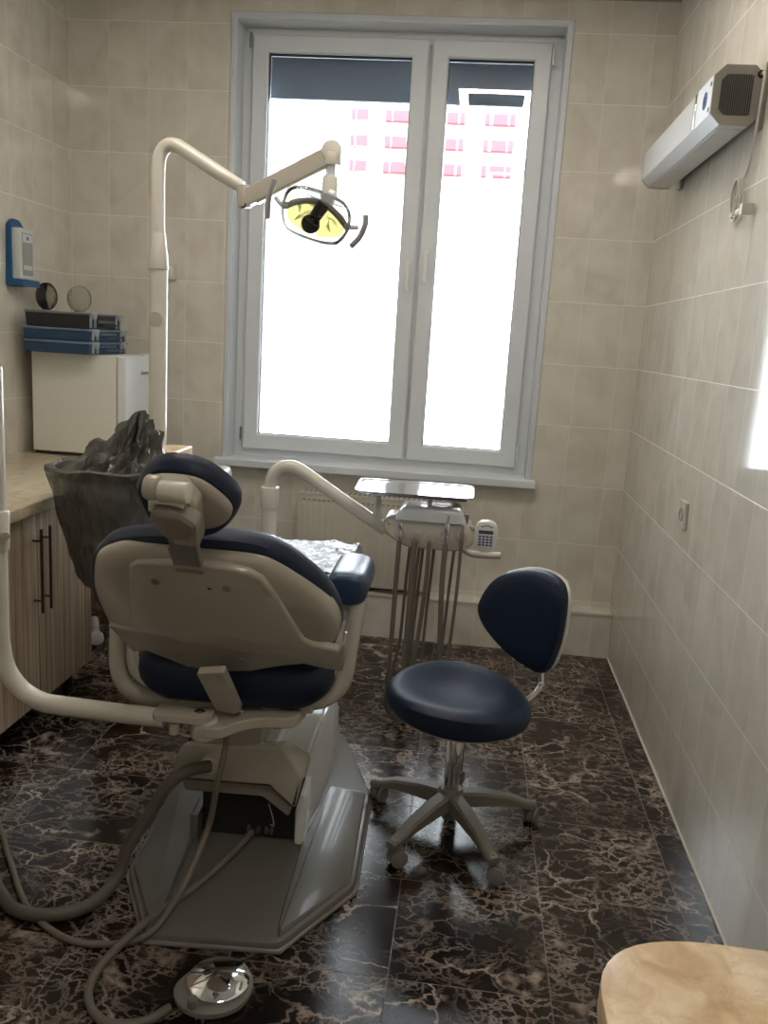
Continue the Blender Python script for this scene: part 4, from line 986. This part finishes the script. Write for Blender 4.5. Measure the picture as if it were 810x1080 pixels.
for k, (fx, fy) in enumerate(feet):
    F = V((fx, fy, 0)); u = (F-SC).normalized(); ln = (F-SC).length; w = V((-u.y, u.x, 0))
    b = B(); secs = []
    for q_, zt, hh, ww in ((.02, .135, .050, .026), (.10, .130, .044, .025), (.20, .112, .030, .022), (ln-.02, .090, .020, .019), (ln+.016, .084, .020, .016)):
        c = SC+u*q_
        secs.append([b.verts.new(c+w*a*ww+V((0, 0, zt+e))) for a, e in ((-1, -hh), (-1, -.007), (-.65, 0), (.65, 0), (1, -.007), (1, -hh), (.6, -hh), (-.6, -hh))])
    for s0, s1 in zip(secs, secs[1:]):
        for i in range(8): b.faces.new((s0[i], s0[(i+1) % 8], s1[(i+1) % 8], s1[i]))
    b.faces.new(secs[0]); b.faces.new(secs[-1])
    leg = obj('base_arm', b, 'stoolgrey', t)
    ca = random.uniform(0, PI) if k not in (0, 1, 2, 3) else (1.0, .5, -.2, 1.2)[k]
    cu = V((math.cos(ca), math.sin(ca), 0)); cw = V((-cu.y, cu.x, 0)); cc_ = F+cu*.016
    b = B(); cyl(b, F+V((0, 0, .045)), F+V((0, 0, .088)), .007, 10)
    lathe(b, [(.016, -.009), (.026, -.008), (.028, 0), (.026, .008), (.016, .009)], cc_+V((0, 0, .031)), cw, 22); cas = obj('caster', b, 'stoolgrey', t)
    for s in (-1, 1):
        b = B(); lathe(b, [(.001, .009), (.020, .010), (.0265, .013), (.0275, .018), (.0265, .022), (.018, .0235), (.001, .0235)], cc_+V((0, 0, .028)), cw*s, 24); obj('caster_wheel', b, 'grey', cas)
# stool back
sa = math.radians(45); sax = V((math.cos(sa), -math.sin(sa), 0)); sn = V((-math.sin(sa), -math.cos(sa), 0))  # sn towards the sitter / camera
SA = V((-.500, 2.68, .45))
def SB(s, u, d): return SA+sax*s+V((0, 0, u))+sn*(-d)+sn*(-.05*(u-.2))+sn*(.9*(s+.09)**2)
so2 = smooth_closed([(-.270, .205), (-.255, .265), (-.222, .318), (-.170, .355), (-.09, .384), (-.009, .392), (.055, .380), (.085, .345), (.094, .290), (.090, .20), (.070, .125), (.048, .085), (.018, .062), (-.02, .058), (-.075, .063), (-.14, .080), (-.20, .112), (-.248, .155)], 90)
b = B(); loft(b, so2, [(.05, -.036), (.022, -.032), (.006, -.022), (0, -.006), (.002, .006)], SB); obj('backrest', b, 'blue', t)
b = B(); loft(b, so2, [(.001, .005), (-.003, .010), (0, .022), (.012, .034), (.035, .040)], SB); obj('backrest_shell', b, 'ivory', t)
b = B(); P = smooth_open([SB(-.04, .10, .050), SB(-.035, .03, .052), SB(-.02, -.02, .03), (-.60, 2.60, .383), (-.68, 2.56, .372)], 6); tube(b, P, .021, 12, True, .5); obj('back_bracket', b, 'chrome', t)

# ------------------------------------------------------------------ foot pedal, hoses and cables
t = thing('foot_pedal', (-1.285, 1.72, 0), 'round chrome foot pedal with grey base on the floor before the dental chair', 'foot pedal')
b = B(); po_ = smooth_closed([(-1.385, 1.70), (-1.355, 1.765), (-1.30, 1.80), (-1.235, 1.79), (-1.205, 1.74), (-1.215, 1.675), (-1.255, 1.638), (-1.31, 1.628), (-1.36, 1.650)], 60)
loft(b, po_, [(.004, 0), (0, .004), (0, .016), (.008, .022), (.03, .024)], lambda x, y, d: V((x, y, d))); obj('pedal_base', b, 'grey', t)
b = B(); pc = V((-1.285, 1.722, .024))
lathe(b, [(.068, 0), (.074, .003), (.075, .009), (.070, .013), (.001, .027)], pc, (0, 0, 1), 12*4); obj('pedal_disc', b, 'chrome', t)
b = B(); cyl(b, (-1.322, 1.640, .022), (-1.322, 1.640, .045), .012, 16, None, .003); obj('adjusting_screw', b, 'grey', t)
b = B(); tube(b, smooth_open([(-1.30, 1.83, .008), (-1.27, 1.835, .012), (-1.24, 1.82, .008)], 5), .005, 8)
def hose(name, pts, r, mat, lab, cat='hose', fb=True):
    b_ = B(); tube(b_, smooth_open(pts, 10), r, 12); o_ = obj(name, b_, mat); return tag(o_, lab, cat)
b.free()
hose('corrugated_hose', [K(-.105, -.03, .328), K(-.15, -.075, .335), K(-.20, -.10, .30), K(-.245, -.12, .22), K(-.30, -.14, .12), (-1.665, 2.02, .045), (-1.70, 1.93, .022), (-1.78, 1.875, .02), (-1.88, 1.88, .02), (-1.98, 1.96, .02), (-2.08, 2.08, .02), (-2.20, 2.2, .02)], .0175, 'greyhose', 'thick grey hose curving from the chair hood down across the floor to the left')
hose('control_cable', [K(-.04, -.10, .47), K(-.035, -.135, .44), K(-.05, -.15, .35), (-1.425, 2.08, .20), (-1.452, 1.99, .10), (-1.475, 1.905, .055), (-1.505, 1.84, .030), (-1.585, 1.815, .009), (-1.705, 1.812, .009), (-1.86, 1.905, .009), (-2.01, 2.085, .009), (-2.17, 2.28, .009), (-2.38, 2.44, .009)], .0085, 'lighthose', 'thin grey cable hanging from under the chair seat and looping left over the floor', 'cable')
hose('pedal_cable', [K(.0, .085, .062), K(-.045, -.03, .045), K(-.10, -.16, .040), K(-.175, -.30, .038), (-1.555, 1.80, .030), (-1.585, 1.72, .011), (-1.565, 1.63, .011), (-1.50, 1.575, .011), (-1.42, 1.59, .011), (-1.375, 1.64, .011)], .0105, 'lighthose', 'grey cable running from the chair base to the round foot pedal', 'cable')
b = B(); tube(b, smooth_open([K(-.03, -.13, .49), K(-.08, -.14, .475), K(-.13, -.15, .478), K(-.17, -.16, .495)], 6), .004, 8); tube(b, smooth_open([K(-.03, -.13, .49), K(.0, -.12, .52), K(.0, -.10, .54)], 6), .004, 8)
obj('short_wire', b, 'cord', chair)
# pipe end behind cabinet
t = thing('drain_pipe', (-2.5, 3.9, 0), 'white drain pipe end on the floor behind the cabinets', 'pipe')
b = B(); tube(b, [(-2.62, 3.98, .045), (-2.50, 3.74, .045)], .022, 14); obj('pipe', b, 'white', t)
b = B(); cyl(b, (-2.51, 3.76, .045), (-2.495, 3.73, .045), .034, 20, None, .004); obj('end_cap', b, 'white', t)
b = B(); tube(b, smooth_open([(-2.75, 4.1, .20), (-2.62, 3.9, .16), (-2.5, 3.8, .16), (-2.40, 3.86, .12), (-2.40, 4.0, .012)], 6), .012, 10)
tag(obj('drain_hose', b, 'lighthose'), 'pale hose behind the far end of the cabinets', 'hose')
b = B(); loft(b, smooth_closed([(-1.035, 3.37), (-1.02, 3.395), (-.99, 3.39), (-.965, 3.37), (-.975, 3.345), (-1.01, 3.345)], 24), [(.006, .0005), (0, .003), (.004, .006), (.012, .007)], lambda x, y, d: V((x, y, d+.002*math.sin(x*160))))
tag(obj('paper_scrap', b, 'white'), 'small white scrap on the floor left of the stool', 'scrap')
b = B(); lathe(b, [(.014, 0), (.018, .004), (.017, .022), (.010, .034), (.001, .037)], (-.024, 2.055, 0), (0, 0, 1), 20)
tag(obj('red_cap', b, 'red'), 'small red cap on the floor against the right wall', 'cap')

# ------------------------------------------------------------------ cream table, bottom right
t = thing('marble_table', (-.29, .75, 0), 'cream marble topped table with rounded corner against the right wall', 'table')
b = B(); tp = [(-.002, .15), (-.002, 1.022)]
P = [V((-.002, .15)), V((-.585, .15))]
P = [V(p) for p in ((-.002, .15), (-.002, 1.012), (-.40, 1.025))]+[V(((1-q)**2*-.40+2*q*(1-q)*-.60+q*q*-.588, (1-q)**2*1.025+2*q*(1-q)*1.034+q*q*.88)) for q in [k/12 for k in range(1, 13)]]+[V((-.585, .15))]
loft(b, P, [(.003, .76), (0, .763), (0, .796), (.001, .799), (.003, .800)], lambda x, y, d: V((x, y, d))); obj('table_top', b, 'cream', t)
b = B(); box(b, (-.545, .20, .02), (-.52, .97, .759), .002); obj('side_panel', b, 'shell', t)
b = B(); box(b, (-.06, .20, .02), (-.035, .97, .759), .002); obj('side_panel', b, 'shell', t)
b = B(); box(b, (-.52, .94, .35), (-.06, .96, .759), .002); obj('modesty_panel', b, 'shell', t)
for x in (-.532, -.047):
    for y in (.25, .92):
        b = B(); cyl(b, (x, y, 0), (x, y, .02), .012, 12); obj('foot', b, 'dark', t)

# ------------------------------------------------------------------ outside
b = B(); box(b, (-120, 5.2, -3.2), (120, 200, -3.0)); obj('snow_ground', b, 'snow', None, False, 'structure')
t = thing('apartment_block', (-12, 97, -3), 'white apartment block with red balconies seen far outside the window', 'building')
b = B(); box(b, (-17.5, 95, -3), (12, 108, 33)); obj('facade_wall', b, 'facade', t, False)
b = B(); box(b, (-60, 96.5, -3), (-17.5, 110, 33)); obj('facade_wall', b, 'facadeb', t, False)
zs = [26.5, 24.0, 21.45, 18.95]
for z in zs:
    for xs in ([(-12.1, -11.5), (-11.3, -9.8), (-9.6, -8.9)], [(-15.1, -13.9), (-15.7, -15.3)], [(-5.7, -4.6), (-4.35, -3.85)], [(-1.8, -1.3), (-.95, .55), (.75, 1.3)]):
        b = B()
        for a, c in xs: box(b, (a, 94.5, z-.5), (c, 94.75, z+.55))
        box(b, (xs[0][0], 94.75, z-.62), (xs[-1][1], 95.0, z-.5))
        obj('balcony', b, 'redp', t, False)
    for x in (-11.0, -.6, -4.9):
        b = B(); box(b, (x, 94.93, z-1.75), (x+.5, 95.01, z-1.1)); obj('window', b, 'dwin', t, False)
    for x in (-23.8, -20.3, -18.6):
        b = B(); box(b, (x, 96.42, z-.9), (x+.6, 96.51, z-.25)); obj('window', b, 'dwin', t, False)
    b = B(); box(b, (-60, 96.4, z+.75), (-17.5, 96.5, z+.83)); obj('panel_joint', b, 'dwin', t, False)
t = thing('glare_block', (-10, 72, -3), 'plain white block standing for the glare before the apartment block', 'building')  # white block added to stand for glare that hides the lower facade
b = B(); box(b, (-60, 70, -3), (50, 84, 12.6)); obj('wall', b, 'facade', t, False)
b = B(); box(b, (-60.3, 69.8, 12.6), (50.3, 84.2, 12.9)); obj('glare_block_top', b, 'snow', t, False)
